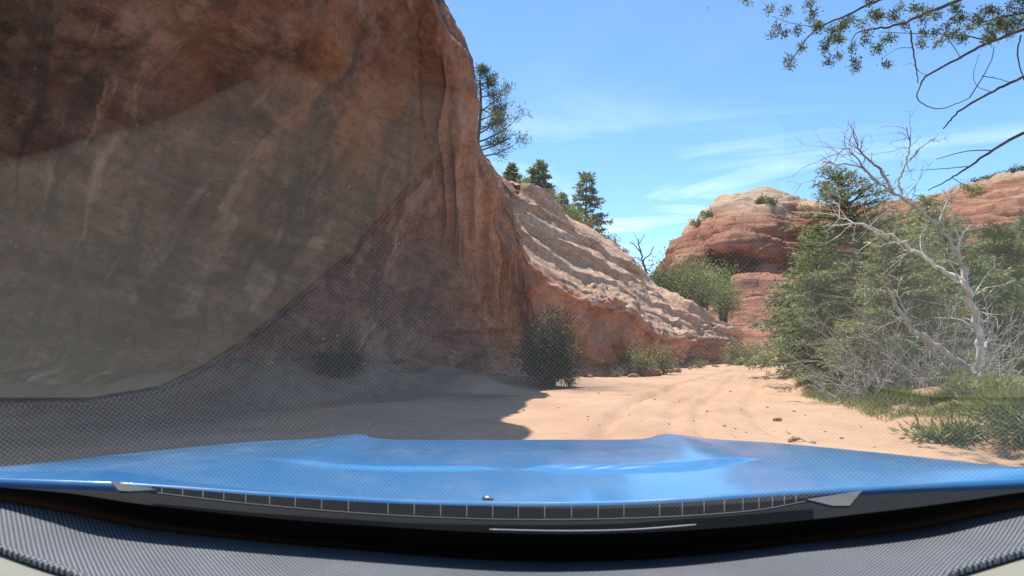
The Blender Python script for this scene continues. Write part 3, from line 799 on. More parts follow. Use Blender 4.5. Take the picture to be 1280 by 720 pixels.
conifer('pine_tree', crest(675, 262, 46), 3.3, 1.6, 'broad middle pine on the skyline above the slope', 'tree', M['fir'], 403, nb=55, twigs=11, per=14, leafL=.22, leafW=.10, topless=.4)
conifer('pine_tree', crest(734, 305, 48), 5.2, 2.0, 'tallest pine on the skyline above the slope, furthest right', 'tree', M['fir'], 404, nb=60, twigs=11, per=14, leafL=.24, leafW=.10, topless=.5)
conifer('pine_tree', crest(703, 285, 53), 2.8, 1.2, 'faint small pine between the two bigger skyline pines', 'tree', M['fir'], 405, nb=40, twigs=9, per=12, leafL=.24, leafW=.10, topless=.5)
for i, (px, py, dd, r_, h_) in enumerate([(652, 247, 35, .7, .6), (668, 258, 37, .9, .75), (688, 268, 38, .9, .7), (704, 279, 39.5, 1.0, .8), (722, 292, 40, .9, .8), (742, 302, 40.5, .7, .6), (757, 311, 41, .6, .5), (770, 322, 41, .5, .4), (790, 340, 42, .5, .45), (830, 375, 44, .5, .5), (850, 386, 46, .4, .4)]):
    p = crest(px, py, dd + 5.5); p[2] -= .05
    shrub('bush', p, r_ * 1.6, r_ * 1.2, h_ * 1.8, 'low yellowish green brush along the crest of the pale slope', 'bush', M['sage' if i % 3 else 'shrub'], 420 + i, n=2000, leafL=.13, leafW=.06, stems=10, group='brush along the slope crest')

# dead snag at the crest
def snag(name, base, label, lines, mat, seed, twig=0, cat='dead tree', mat2=None):
    g = np.random.default_rng(seed)
    root = empty(name, base); tag(root, label, cat)
    for i, (pts, r0, r1) in enumerate(lines):
        br = MB()
        P = catmull(np.array(pts, float), max(8, 5 * len(pts)), 0)
        P[1:] += g.normal(0, r0 * .30 + .004, (len(P) - 1, 3))
        br.tube(P, np.linspace(r0, r1, len(P)), 9 if r0 > .04 else 6)
        if twig and i >= 0:
            Ln = np.linalg.norm(P[-1] - P[0])
            for q in range(int(twig * (1 + Ln))):
                f = g.uniform(.35, 1)
                k = int(f * (len(P) - 1))
                ax = unit(P[min(k + 1, len(P) - 1)] - P[max(k - 1, 0)])
                dr = unit(ax + g.normal(0, .65, 3)); L = Ln * g.uniform(.10, .32) + .1
                p0 = P[k]
                pp = [p0]
                for _ in range(5):
                    dr = unit(dr + g.normal(0, .22, 3)); pp.append(pp[-1] + dr * L / 5)
                br.tube(pp, np.linspace(min(.014, r1 * .7 + .003), .0025, 6), 4, cap=False)
                for _ in range(3):
                    j = g.integers(1, 6); d2 = unit(dr + g.normal(0, .8, 3)); l2 = L * g.uniform(.2, .5)
                    br.tube([pp[j], pp[j] + d2 * l2 * .5 + g.normal(0, .01, 3), pp[j] + d2 * l2], [.005, .004, .002], 3, cap=False)
        br.build('branch' if i else 'trunk', mat2 if (mat2 and i > 1) else mat, root)
    return root
D = 47
L_ = lambda d, *pts: [W(x, y, d + k) for x, y, k in [(p + (0,))[:3] for p in pts]]
snag('dead_tree', W(806, 352, D), 'small dark leafless snag on the crest beneath the skyline', [
    (L_(D, (807, 353), (806, 335), (801, 315), (797, 298)), .10, .03), (L_(D, (804, 325), (812, 318), (818, 308)), .05, .02), (L_(D, (802, 316), (793, 306), (787, 303)), .05, .015),
    (L_(D, (799, 305), (803, 298), (806, 293)), .03, .012), (L_(D, (806, 338), (813, 334), (817, 326)), .035, .012), (L_(D, (805, 330), (796, 322), (790, 322)), .03, .01)], M['bark'], 61, twig=1.2)

# --- bleached dead tree by the bank
D = 14.0
tr_ = [
    (L_(D, (1213, 516), (1217, 480), (1226, 445), (1222, 410), (1214, 375), (1206, 352)), .095, .062),
    (L_(D, (1208, 358), (1196, 346, .1), (1178, 338, .2), (1150, 318, .3), (1122, 300, .4), (1092, 285, .5), (1062, 276, .6), (1038, 266, .7)), .056, .012),
    (L_(D, (1210, 366), (1202, 330), (1184, 298), (1160, 272), (1135, 252), (1112, 238, -.1), (1085, 215, -.2), (1062, 188, -.3), (1046, 196, -.3)), .046, .009),
    (L_(D, (1116, 242), (1100, 212, .2), (1082, 196, .2), (1072, 182, .3), (1064, 160, .3)), .035, .010),
    (L_(D, (1128, 249), (1124, 225, .2), (1134, 200, .3), (1138, 178, .4), (1132, 156, .4)), .03, .008),
    (L_(D, (1138, 200, .3), (1150, 185, .3), (1166, 175, .2)), .018, .006),
    (L_(D, (1085, 215, -.2), (1065, 206, -.2), (1042, 205, -.3), (1028, 200, -.3)), .02, .006),
    (L_(D, (1224, 440), (1236, 425, .2), (1238, 400, .2), (1232, 380, .3)), .045, .012),
    (L_(D, (1206, 352), (1198, 320, .4), (1200, 300, .6), (1212, 282, .7)), .035, .010),
    (L_(D, (1172, 283), (1182, 255, .3), (1186, 240, .4)), .022, .008),
    (L_(D, (1190, 470, .6), (1168, 440, .7), (1142, 410, .8), (1128, 380, .9), (1120, 362, 1)), .03, .010),
]
snag('dead_tree', W(1213, 516, D), 'bleached white dead tree with a bent fork rising from the grassy bank', tr_, M['dead'], 62, twig=4.5, mat2=M['grey'])
# leaning fallen log
D = 13.2
fl = [(L_(D, (1254, 504), (1242, 492), (1222, 476), (1195, 452), (1168, 432), (1148, 418), (1128, 398), (1108, 362)), .095, .03),
      (L_(D, (1252, 500), (1256, 512), (1254, 522)), .08, .05), (L_(D, (1248, 497), (1256, 485, -.1), (1262, 478, -.2)), .03, .01),
      (L_(D, (1185, 446), (1176, 456), (1160, 462)), .022, .008), (L_(D, (1150, 420), (1140, 428), (1128, 424)), .02, .006)]
snag('fallen_log', W(1254, 520, D), 'grey brown fallen log leaning up to the left from the bank', fl, M['grey'], 63, twig=1.5, cat='log')
# grey leafless brush
for i, (px, dd, h_, r_, lab) in enumerate([(1165, 17.5, 2.6, 1.1, 'bare grey twiggy brush between the firs and the dead trunk'), (1070, 15.6, 1.3, .9, 'low bare grey brush at the foot of the slender fir'),
                                           (1205, 15.2, 1.4, .9, 'tangle of bare grey twigs around the dead tree base'),
        (1105, 16.0, 2.9, .8, 'tall thin grey bare sapling left of the slender fir'), (1242, 16.5, 2.4, 1.0, 'tall bare grey brush right of the dead trunk'), (1150, 15.0, 2.3, .7, 'bare grey twigs rising through the leaning log')]):
    g = np.random.default_rng(500 + i); b = bank_pt(px, dd)
    root = empty('dead_brush', b); tag(root, lab, 'brush')
    mb = MB()
    for k in range(46):
        az = g.uniform(0, 2 * np.pi); dr = unit(np.array([math.cos(az) * .6, math.sin(az) * .6, 1.0]) + g.normal(0, .25, 3))
        p = [b + np.array([g.normal(0, .3 * r_), g.normal(0, .3 * r_), -.05])]; Ls = h_ * g.uniform(.4, 1)
        for _ in range(6):
            dr = unit(dr + g.normal(0, .18, 3)); p.append(p[-1] + dr * Ls / 6)
        mb.tube(p, np.linspace(.014, .004, 7), 4, cap=False)
        for _ in range(9):
            j = g.integers(2, 7); d2 = unit(dr + g.normal(0, .8, 3)); l2 = Ls * g.uniform(.1, .3)
            mb.tube([p[j], p[j] + d2 * l2 * .5 + g.normal(0, .02, 3), p[j] + d2 * l2], [.006, .005, .002], 3, cap=False)
    mb.build('stems', M['grey'], root)

# --- overhanging pine, trunk just outside the frame on the right
D = 9.4
pb = W(1640, 430, 9.9); pb[2] = gz(pb[0], pb[1])
root = empty('overhanging_pine', pb); tag(root, 'pine reaching in from the top right with needled twigs and bare curved limbs', 'tree')
tk = MB(); lb = MB(); lf = Leaves()
tp = np.array([pb + np.array([0, 0, -.2]), pb + np.array([.05, 0, 2]), pb + np.array([-.05, .1, 4.5]), pb + np.array([.1, 0, 7.5]), pb + np.array([.1, .1, 10])])
tp = catmull(tp, 20, 0); tk.tube(tp, np.linspace(.24, .06, 20), 12)
g = np.random.default_rng(77)
limbs = [
    ([(1640, -40, .4), (1480, -30, .2), (1330, -30), (1240, -15), (1190, 4), (1150, 20), (1120, 32), (1092, 36)], .045, .012, 1),
    ([(1640, -60, .4), (1400, -60), (1250, -40), (1170, -14), (1100, 0), (1062, 18), (1022, 35), (1004, 55), (984, 84)], .03, .006, 1),
    ([(1640, 40, .4), (1420, 30, .2), (1310, 30), (1240, 52), (1200, 72), (1160, 94), (1150, 108)], .032, .010, 0),
    ([(1640, 70, .4), (1450, 60, .2), (1330, 75), (1280, 96), (1240, 115), (1205, 135), (1190, 148), (1179, 161)], .03, .008, 0),
    ([(1640, 130, .4), (1450, 120, .2), (1340, 145), (1280, 166), (1240, 188), (1212, 208), (1190, 222), (1160, 238)], .036, .006, 0),
    ([(1150, 108), (1146, 122), (1156, 131), (1175, 136), (1200, 128), (1212, 122)], .009, .005, 0),
    ([(1212, 122), (1226, 100), (1238, 78), (1243, 58)], .008, .005, 0),
    ([(1228, 95), (1246, 98), (1262, 103)], .007, .004, 0),
    ([(1138, 38), (1141, 60), (1145, 85), (1148, 104)], .014, .006, 0),
    ([(1180, 42), (1192, 58), (1202, 74)], .008, .004, 0),
    ([(1276, 44), (1272, 66), (1276, 88), (1282, 104)], .012, .007, 0),
    ([(1240, 188), (1220, 188), (1200, 191), (1180, 196), (1170, 199)], .009, .004, 0),
    ([(1212, 208), (1190, 210), (1150, 213)], .008, .004, 0),
    ([(1190, 222), (1203, 230), (1208, 233)], .006, .004, 0),
    ([(1022, 35), (1005, 32), (985, 28), (965, 20)], .006, .003, 1),
    ([(1062, 18), (1050, 40), (1046, 60)], .006, .003, 1),
    ([(1092, 36), (1070, 42), (1064, 60), (1066, 86)], .009, .004, 1),
    ([(1240, 52), (1200, 44), (1150, 42), (1100, 40)], .011, .004, 1),
    ([(1330, 0), (1290, 14), (1250, 22), (1215, 32)], .02, .006, 1),
    ([(1140, 60), (1125, 60), (1110, 68), (1103, 73)], .005, .002, 0),
    ([(1160, 94), (1150, 90), (1140, 80), (1128, 82)], .004, .002, 0),
    ([(1240, 115), (1222, 108), (1217, 92), (1224, 68)], .005, .003, 0),
]
for pts, r0, r1, fol in limbs:
    P = np.array(L_(D, *pts)); P = catmull(P, len(P) * 5, 0); P[1:-1] += g.normal(0, r0 * .12 + .0015, (len(P) - 2, 3))
    lb = MB(); lb.tube(P, np.linspace(r0, r1, len(P)), 7); lb.build('branch', M['bark'], root)
def tuft(px, py, rpx, m, dj=.4):
    c = W(px, py, D + g.normal(0, dj)); r_ = rpx / F * D
    for _ in range(max(1, int(rpx / 4))):
        cc = c + g.normal(0, 1, 3) * r_ * .5 * np.array([1.1, 1, .75])
        k = m
        off = g.normal(0, 1, (k, 3)) * .034
        lf.add(cc + off, off * 3 + g.normal(0, .5, (k, 3)) + np.array([0, 0, .2]), .048, .014)
for q in [(960, 13, 4), (983, 14, 5), (935, 0, 3), (1004, 2, 6), (972, 33, 4), (993, 40, 5), (965, 44, 4), (982, 43, 4), (1007, 60, 5), (1020, 20, 9), (1030, 30, 12), (1042, 38, 12), (1055, 30, 12), (1048, 48, 9), (1028, 62, 8), (1037, 76, 5), (1050, 68, 6),
          (1066, 60, 7), (1066, 74, 7), (1066, 86, 6), (1080, 44, 9), (1072, 26, 10), (1090, 22, 10), (1105, 26, 9), (1120, 20, 9), (1092, 56, 7), (1100, 62, 5), (1140, 6, 9), (1150, 20, 8), (1170, 20, 9), (1180, 30, 9), (1165, 45, 8), (1160, 55, 9), (1195, 10, 10),
          (1190, 40, 10), (1210, 20, 12), (1225, 40, 12), (1235, 10, 12), (1245, 30, 13), (1255, 15, 12), (1265, 40, 11), (1270, 10, 13), (1205, 50, 9), (1222, 30, 10), (1240, 46, 9), (1260, 30, 12), (1276, 28, 12), (1290, 20, 14), (1310, 40, 14), (1330, 10, 15), (1350, 30, 14),
          (1300, -10, 14), (1260, -12, 12), (1200, -12, 10), (1140, -14, 9), (1085, 0, 7), (1110, 48, 5), (1130, 33, 5), (985, 82, 3), (990, 76, 3), (1110, 82, 3), (1105, 52, 4)]:
    tuft(q[0], q[1], q[2], 110)
gg = np.random.default_rng(123)  # extra limbs and needles above the view, added to cast dappled shade
for pts in ([(1640, -160, .4), (1350, -150, .6), (1150, -120, 1.2), (960, -90, 1.6)], [(1640, -120, .4), (1400, -120, .2), (1200, -80, .6), (1040, -60, 1.0)]):
    P = np.array(L_(D, *pts)); P = catmull(P, 24, 0); lb = MB(); lb.tube(P, np.linspace(.05, .01, 24), 7); lb.build('branch', M['bark'], root)
for k in range(90):
    c = W(gg.uniform(930, 1330), gg.uniform(-190, -50), D + gg.uniform(.2, 2.2))
    for _ in range(4):
        cc = c + gg.normal(0, .16, 3); off = gg.normal(0, 1, (60, 3)) * .05
        lf.add(cc + off, off * 3 + gg.normal(0, .5, (60, 3)), .07, .02)
tk.build('trunk', M['bark'], root); lf.build('needles', M['olive'], root, 78)

# --- shrubs at the foot of the cliff
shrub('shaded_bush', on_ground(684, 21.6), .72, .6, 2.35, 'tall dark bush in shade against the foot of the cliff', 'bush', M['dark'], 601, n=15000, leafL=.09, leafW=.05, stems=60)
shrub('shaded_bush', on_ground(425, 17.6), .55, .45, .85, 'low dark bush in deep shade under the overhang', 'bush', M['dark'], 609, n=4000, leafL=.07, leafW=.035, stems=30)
shrub('bush', on_ground(711, 22.0), .28, .28, .75, 'small grey green bush lit by sun beside the tall dark bush', 'bush', M['sage'], 602, n=900, leafL=.06, leafW=.03, stems=12)
shrub('bush', on_ground(803, 29.0), .6, .5, 1.5, 'leafy pale bush at the cliff foot, left one of the sunlit pair', 'bush', M['sage'], 603, n=1700, leafL=.08, leafW=.045, stems=16)
shrub('bush', on_ground(829, 30.0), .55, .5, 1.45, 'yellow green bush at the cliff foot, right one of the sunlit pair', 'bush', M['sage'], 604, n=1700, leafL=.08, leafW=.045, stems=16)
shrub('bush', on_ground(927, 41), 1.25, .9, 1.5, 'rounded grey green bush past the end of the rock slope', 'bush', M['sage'], 605, n=4000, leafL=.10, leafW=.05, stems=26)
shrub('bush', on_ground(950, 44), .9, .7, .8, 'low bush right of the rounded bush where the track bends', 'bush', M['shrub'], 606, n=1600, leafL=.10, leafW=.05, stems=16)
shrub('bush', on_ground(876, 36), .4, .3, .5, 'tuft of dry brush under the end of the rock slope', 'bush', M['sage'], 607, n=600, leafL=.08, leafW=.03, stems=12)
shrub('bush', on_ground(770, 27.2), .3, .25, .55, 'sparse brush tuft in shade left of the sunlit pair', 'bush', M['sage'], 608, n=350, leafL=.07, leafW=.03, stems=10)

# --- leafy low plants on the near right bank
for i, (px, dd, rx, ry, h_, lab) in enumerate([
        (1190, 9.6, .7, .35, .13, 'flat spreading green plant on the sand nearest the hood'), (1262, 10.0, .7, .4, .20, 'leafy green plant on the right bank beside the flat spreading plant'),
        (1300, 8.8, .7, .4, .25, 'leafy plant cut off by the right edge above the hood'), (1225, 12.4, .7, .5, .35, 'green plant in front of the dead tree base')]):
    shrub('bank_plant', on_ground(px, dd), rx, ry, h_, lab, 'plant', M['grass'], 620 + i, n=1500, leafL=.16, leafW=.028, stems=22)
# --- grass strip
g = np.random.default_rng(88)
lf = Leaves()
yy = g.uniform(8.2, 40, 90000) ** 1.0
yy = 8.2 + (40 - 8.2) * g.uniform(0, 1, 90000) ** 1.7
ee = np.abs(g.normal(0, 1.25, 90000)) + g.uniform(-.15, .5, 90000) + 1.3 * sstep(13, 9, yy)
xx = bank_edge(yy) + ee
pat = fbm(np.stack([xx * .9, yy * .9, yy * 0], -1), 3, 99)
keep = (pat > -.32 + .3 * sstep(13, 9.5, yy))
xx, yy = xx[keep], yy[keep]
zz = ground_h(xx, yy)
m = len(xx)
dirs = g.normal(0, .55, (m, 3)) + np.array([0, 0, 1.0])
lf.add(np.stack([xx, yy, zz - .02], 1), dirs, .19, .013)
o = lf.build('grass', M['grass'], None, 89)
tag(o, 'strip of bright green grass along the right bank of the track', 'grass', kind='stuff')

# ------------------------------------------------------------------ loose stones and sticks on the sand
g = np.random.default_rng(41)
import bmesh
def stone_mesh(seed, flat=.55):
    bm = bmesh.new(); bmesh.ops.create_icosphere(bm, subdivisions=3, radius=1)
    V = np.array([v.co for v in bm.verts])
    V = V * (1 + .35 * fbm(V * 1.1 + seed * 3.7, 3, seed))[:, None]
    q = np.round(V * 3) / 3
    V = V * .6 + q * .4
    V[:, 2] *= flat; V[:, 1] *= .8
    for v, c in zip(bm.verts, V): v.co = c
    me = bpy.data.meshes.new('stone'); bm.to_mesh(me); bm.free(); me.materials.append(M['stone'])
    return me
protos = [stone_mesh(k) for k in range(4)]
def stone(x, y, s, label, group=None):
    o = bpy.data.objects.new('stone', protos[g.integers(0, 4)]); COL.objects.link(o)
    o.location = (x, y, gz(x, y) + s * .15); o.scale = (s, s, s); o.rotation_euler = (g.uniform(-.2, .2), g.uniform(-.2, .2), g.uniform(0, 6.28))
    tag(o, label, 'stone', group); return o
def gp(px, py):
    d = 1.5 * F / (py - 425.0); return W(px, py, d)
for k in range(60):
    y_ = 8.5 + 22 * g.uniform() ** 1.6; x_ = g.uniform(-.5, bank_edge(y_)) if y_ < 16 else g.uniform(track_x(y_) - 4, bank_edge(y_))
    stone(x_, y_, g.uniform(.010, .030), 'small brown stone scattered on the sunlit sand', 'small stones on the sandy track')
p = gp(993, 549); stone(p[0], p[1], .10, 'largest loose stone on the sand just ahead of the hood', None)
p = gp(972, 526); stone(p[0], p[1], .07, 'dark stone on the open sand behind the largest stone', None)
for px, py in [(745, 491), (820, 500), (847, 502), (700, 508), (738, 521), (785, 520), (868, 520), (915, 487), (752, 529), (800, 499), (930, 540), (905, 533), (1040, 520), (1075, 532), (1010, 560), (1030, 538), (1055, 548), (960, 508), (690, 495), (725, 505), (890, 545), (835, 530), (1095, 560), (1125, 570), (1150, 560)]:
    p = gp(px + g.uniform(-3, 3), py + g.uniform(-2, 2)); s = g.uniform(.014, .035)
    stone(p[0], p[1], s, 'small brown stone scattered on the sunlit sand', 'small stones on the sandy track')
for i, (px, py, s, lab) in enumerate([(814, 468, .42, 'reddish boulder at the cliff foot in front of the sunlit bush pair'), (846, 464, .30, 'small boulder at the cliff foot right of the sunlit bush pair'),
                                      (790, 470, .20, 'small boulder at the cliff foot left of the sunlit bush pair')]):
    p = gp(px, py); o = stone(p[0], p[1], s, lab); o.name = 'boulder'; o['category'] = 'boulder'
for k in range(34):
    yy_ = g.uniform(15.5, 40); xw_ = np.interp(yy_, [13.9, 15.6, 18.7, 22, 24, 27, 31, 36, 42], [-10.7, -8.2, -5.4, -2.1, .4, 3.2, 5.6, 9, 13.3])
    stone(xw_ + abs(g.normal(.3, .5)) + .15, yy_, g.uniform(.05, .2), 'broken piece of red rock fallen along the cliff foot', 'rubble along the cliff foot')
for i, (px, py) in enumerate([(1005, 553), (1000, 500), (985, 540)]):
    p = gp(px, py); mb = MB(); a = g.uniform(0, 3.1); L = [.22, .3, .16][i]
    q = np.array([[math.cos(a) * t * L, math.sin(a) * t * L, .015 + .02 * math.sin(t * 3)] for t in np.linspace(-1, 1, 6)]) + np.array([p[0], p[1], gz(p[0], p[1])])
    mb.tube(q, np.linspace(.014, .008, 6), 5)
    o = mb.build('stick', M['grey'])
    tag(o, ['short stick beside the largest stone near the hood', 'long stick at the edge of the grass strip', 'thin twig lying left of the largest stone'][i], 'stick')

# ------------------------------------------------------------------ the car we sit in
car = empty('car', (0, 0.0, 0)); tag(car, 'blue off road car seen from its driver seat over the hood', 'car')
# hood: surface from picture-matched edge lines
xs_front = [(-60, 592, 1.18), (0, 585, 1.24), (160, 567, 1.62), (320, 552, 2.05), (420, 549, 2.2), (520, 550, 2.25), (640, 550, 2.26), (760, 550, 2.25), (860, 549, 2.2), (960, 553, 2.05), (1120, 568, 1.62), (1280, 586, 1.24), (1340, 593, 1.18)]
xs_rear = [(-60, 594, 1.10), (0, 598, 1.12), (160, 604, 1.17), (320, 615, 1.22), (420, 621, 1.25), (520, 626, 1.28), (640, 628, 1.30), (760, 627, 1.28), (860, 622, 1.25), (960, 615, 1.22), (1120, 606, 1.17), (1280, 599, 1.12), (1340, 595, 1.10)]
A = catmull(np.array([W(*q) for q in xs_front]), 240, 0); B = catmull(np.array([W(*q) for q in xs_rear]), 240, 0)
nvh = 120
t = np.linspace(0, 1, nvh)[None, :, None]
H = B[:, None, :] * (1 - t) + A[:, None, :] * t
tt = t[..., 0] * np.ones((240, 1))
X, Y = H[..., 0], H[..., 1]
H[..., 2] += .010 * np.sin(np.pi * tt)
# two long ridges, strongest at the front
for sx in (-1, 1):
    cx = sx * (.46 + .06 * (Y - 1.4))
    a = (X - cx) * sx
    rid = np.where(a > 0, np.exp(-(a / .10) ** 2), np.exp(-(a / .05) ** 2))
    H[..., 2] += .016 * rid * sstep(.15, .9, tt)
    # step crease facing the windscreen
    cy = 1.62 + .30 * sstep(.05, .75, np.abs(X)) * 1.0 - .28 * sstep(0.05, .55, np.abs(X))
    H[..., 2] += .011 * (1.0 if sx > 0 else .55) * sstep(-.007, .007, Y - cy) * sstep(.0, .12, X * sx) * (1 - sstep(.45, .62, X * sx)) * (1 - .9 * sstep(0.0, .5, Y - cy))
# rolled edges
top = H.copy()
edge_f = H[:, -1:, :] + np.array([0, .02, -.015]); edge_f2 = H[:, -1:, :] + np.array([0, .03, -.06])
edge_r = H[:, :1, :] + np.array([0, -.004, -.010]); edge_r2 = H[:, :1, :] + np.array([0, .004, -.03])
H = np.concatenate([edge_r2, edge_r, H, edge_f, edge_f2], 1)
mesh_np('hood', H.reshape(-1, 3), grid_faces(240, nvh + 4), M['paint'], car)
# front and sides of the body below the hood
mb = MB()
rim = np.concatenate([A + np.array([0, .03, -.055])])
n_ = len(rim)
rows = [rim, rim + np.array([0, .10, -.16]), rim * np.array([1, 1, 0]) + np.array([0, .12, .62]), rim * np.array([1, 1, 0]) + np.array([0, .06, .38])]
S = np.stack(rows, 1)
mb.add(S.reshape(-1, 3), grid_faces(n_, 4)); mb.build('front_body', M['paint'], car)
for sx in (-1, 1):
    wb = MB(); ang = np.linspace(0, 2 * np.pi, 33)
    q = np.stack([np.full(33, sx * .80), 1.55 + .30 * np.cos(ang), .40 + .30 * np.sin(ang)], 1)
    wb.tube(q, .10, 12, cap=False); wh = wb.build('wheel', M['rubber'], car)
    rb = MB(); rb.tube([(sx * .74, 1.55, .40), (sx * .86, 1.55, .40)], .21, 24); rb.build('rim', M['trim'], wh).location = (0, 0, 0)

# windscreen plane
TH = R(40); PY0, PZ0 = .98, 1.20
def on_glass(px, py, off=0.0):
    """point where the sight line meets the windscreen plane"""
    q = W(px, py, 1.0) - CAM
    nn = np.array([0, math.sin(TH), math.cos(TH)])
    k = np.dot(np.array([0, PY0, PZ0]) - CAM, nn) / np.dot(q, nn)
    return CAM + q * k - nn * off
def plane_pt(x, s): return np.array([x, PY0 - s * math.cos(TH), PZ0 + s * math.sin(TH)])
base_px = [(-90, 612), (0, 619), (90, 634), (200, 655), (400, 675), (640, 692), (800, 690), (960, 675), (1120, 657), (1210, 640), (1280, 627), (1370, 618)]
BG = catmull(np.array([on_glass(*q) for q in base_px]), 90, 0)
BG[:, 0] = np.linspace(-.80, .80, 90) * .0 + BG[:, 0]
topx = BG[:, 0] / np.abs(BG[:, 0]).max() * .70
TOP = np.stack([topx, np.full(90, PY0 - .98 * math.cos(TH)), np.full(90, PZ0 + .98 * math.sin(TH))], 1)
t = np.linspace(0, 1, 20)[None, :, None]
GL = BG[:, None] * (1 - t) + TOP[:, None] * t
ws = mesh_np('windshield', GL.reshape(-1, 3), grid_faces(90, 20), M['glass'], car)
# black enamel band at the foot of the glass (inside)
ft_px = [(-90, 598), (0, 606), (90, 614), (200, 630), (400, 650), (640, 664), (800, 663), (960, 652), (1120, 634), (1210, 622), (1280, 612), (1370, 602)]
FT = catmull(np.array([on_glass(a, b, .003) for a, b in ft_px]), 90, 0); FB_ = catmull(np.array([on_glass(a, b + 6, .003) for a, b in base_px]), 90, 0)
fr = mesh_np('black_border', np.stack([FB_, FT], 1).reshape(-1, 3), grid_faces(90, 2), M['frit'], ws); fr.location = (0, 0, 0)
# dried spots on the glass
mb = MB(); g = np.random.default_rng(9)
for px, py, r_ in [(172, 155, 3), (260, 242, 3), (308, 212, 3.2), (437, 232, 4), (287, 116, 2), (443, 504, 3), (460, 530, 3.2), (298, 536, 2.2), (180, 526, 2.2), (42, 259, 2), (160, 425, 2.4), (57, 451, 2), (885, 8, 3), (14, 300, 3), (20, 308, 3), (8, 290, 2.4), (216, 476, 1.8), (45, 84, 2.5), (1147, 560, 2)]:
    c = on_glass(px, py, .0015); q = on_glass(px + 1, py, .0015); rr = np.linalg.norm(q - c) * r_ * .42
    e1 = np.array([1, 0, 0.]); e2 = np.array([0, -math.cos(TH), math.sin(TH)])
    an = np.arange(9) * 2 * np.pi / 9; rad = rr * g.uniform(.6, 1.2, 9)
    V = np.concatenate([[c], c + (np.cos(an) * rad)[:, None] * e1 + (np.sin(an) * rad)[:, None] * e2])
    mb.add(V, tris=[(0, 1 + k, 1 + (k + 1) % 9) for k in range(9)])
so = mb.build('dried_spots', M['speck'], ws); so.location = (0, 0, 0); so['kind'] = 'stuff'

# cowl between hood and glass
cr = catmull(np.array([W(a, b + 2.0, d - .012) for a, b, d in xs_rear]), 160, 0); cr[:, 2] -= .012
c1 = catmull(np.array([on_glass(a, b + 3, -.012) for a, b in base_px]), 160, 0)
rows = [cr + np.array([0, 0, -.02]), cr]
mid1 = cr * .62 + c1 * .38; mid1[:, 2] -= .022
mid2 = cr * .30 + c1 * .70; mid2[:, 2] -= .022
rows += [mid1, mid2, c1 + np.array([0, .012, -.004]), c1 + np.array([0, .004, -.03])]
S = np.stack(rows, 1)
cw = mesh_np('cowl_panel', catmull(S, 16, 1).reshape(-1, 3), grid_faces(160, 16), M['cowl'], car)
# vent grille: a shallow dark channel with cross ribs
gr_px_t = [(190, 608), (320, 619), (480, 629), (640, 633), (800, 631), (930, 624), (1010, 617)]
gr_px_b = [(190, 616), (320, 631), (480, 644), (640, 650), (800, 648), (930, 640), (1010, 627)]
def vent_pt(px, py, f):
    dh = np.interp(px, [q[0] for q in xs_rear], [q[2] for q in xs_rear]); dg = np.interp(px, [q[0] for q in base_px], [on_glass(*q)[1] for q in base_px])
    return W(px, py, dh + (dg - dh) * f)
gt = catmull(np.array([vent_pt(*q, .22) for q in gr_px_t]), 60, 0); gb = catmull(np.array([vent_pt(*q, .40) for q in gr_px_b]), 60, 0)
mb = MB(); mb.add(np.stack([gt, gb], 1).reshape(-1, 3), grid_faces(60, 2))
vent = mb.build('vent_grille', M['frit'], car)
for k in range(28):
    f = (k + .5) / 28 * 59; i0 = int(f)
    a_ = gt[i0] + np.array([0, -.002, .002]); b_ = gb[i0] + np.array([0, -.003, .002])
    mb = MB(); mb.tube([a_, (a_ + b_) / 2, b_], .0011, 5); o = mb.build('rib', M['rib'], vent); o.location = (0, 0, 0)
mb = MB(); mb.tube(gb + np.array([0, -.003, .001]), .0016, 6); o = mb.build('frame', M['rib'], vent); o.location = (0, 0, 0)
for pts in ([(138, 601), (196, 612), (160, 614), (148, 613)], [(1008, 624), (1078, 613), (1062, 632), (1040, 632)]):
    P = np.array([W(a, b, 1.02 + (.05 if k_ < 2 else 0)) for k_, (a, b) in enumerate(pts)]); lo = P + np.array([0, .003, -.004])
    mb = MB(); mb.add(np.concatenate([P, lo]), [(0, 1, 2, 3), (4, 7, 6, 5), (0, 4, 5, 1), (1, 5, 6, 2), (2, 6, 7, 3), (3, 7, 4, 0)])
    mb.build('cowl_corner', M['pale_trim'], car, smooth=False)
# wiper at the foot of the glass, its highlight painted in as pale colour, washer jet on the hood edge
wp = catmull(np.array([W(a, b, on_glass(a, b)[1] + .014) for a, b in [(612, 662), (680, 663.5), (740, 663.5), (800, 661.5), (870, 656)]]), 30, 0)
mb = MB(); mb.tube(wp, .0011, 8)
mb.build('wiper_glint', mat_plain('pale_glint', (.45, .45, .46), .25, .8), car)
p = W(610, 624.5, 1.29); mb = MB(); mb.tube([p + np.array([-.011, 0, 0]), p + np.array([-.006, -.002, .003]), p + np.array([.006, -.002, .003]), p + np.array([.011, 0, 0])], [.002, .0045, .0045, .002], 8)
mb.build('washer_jet', M['chrome'], car)

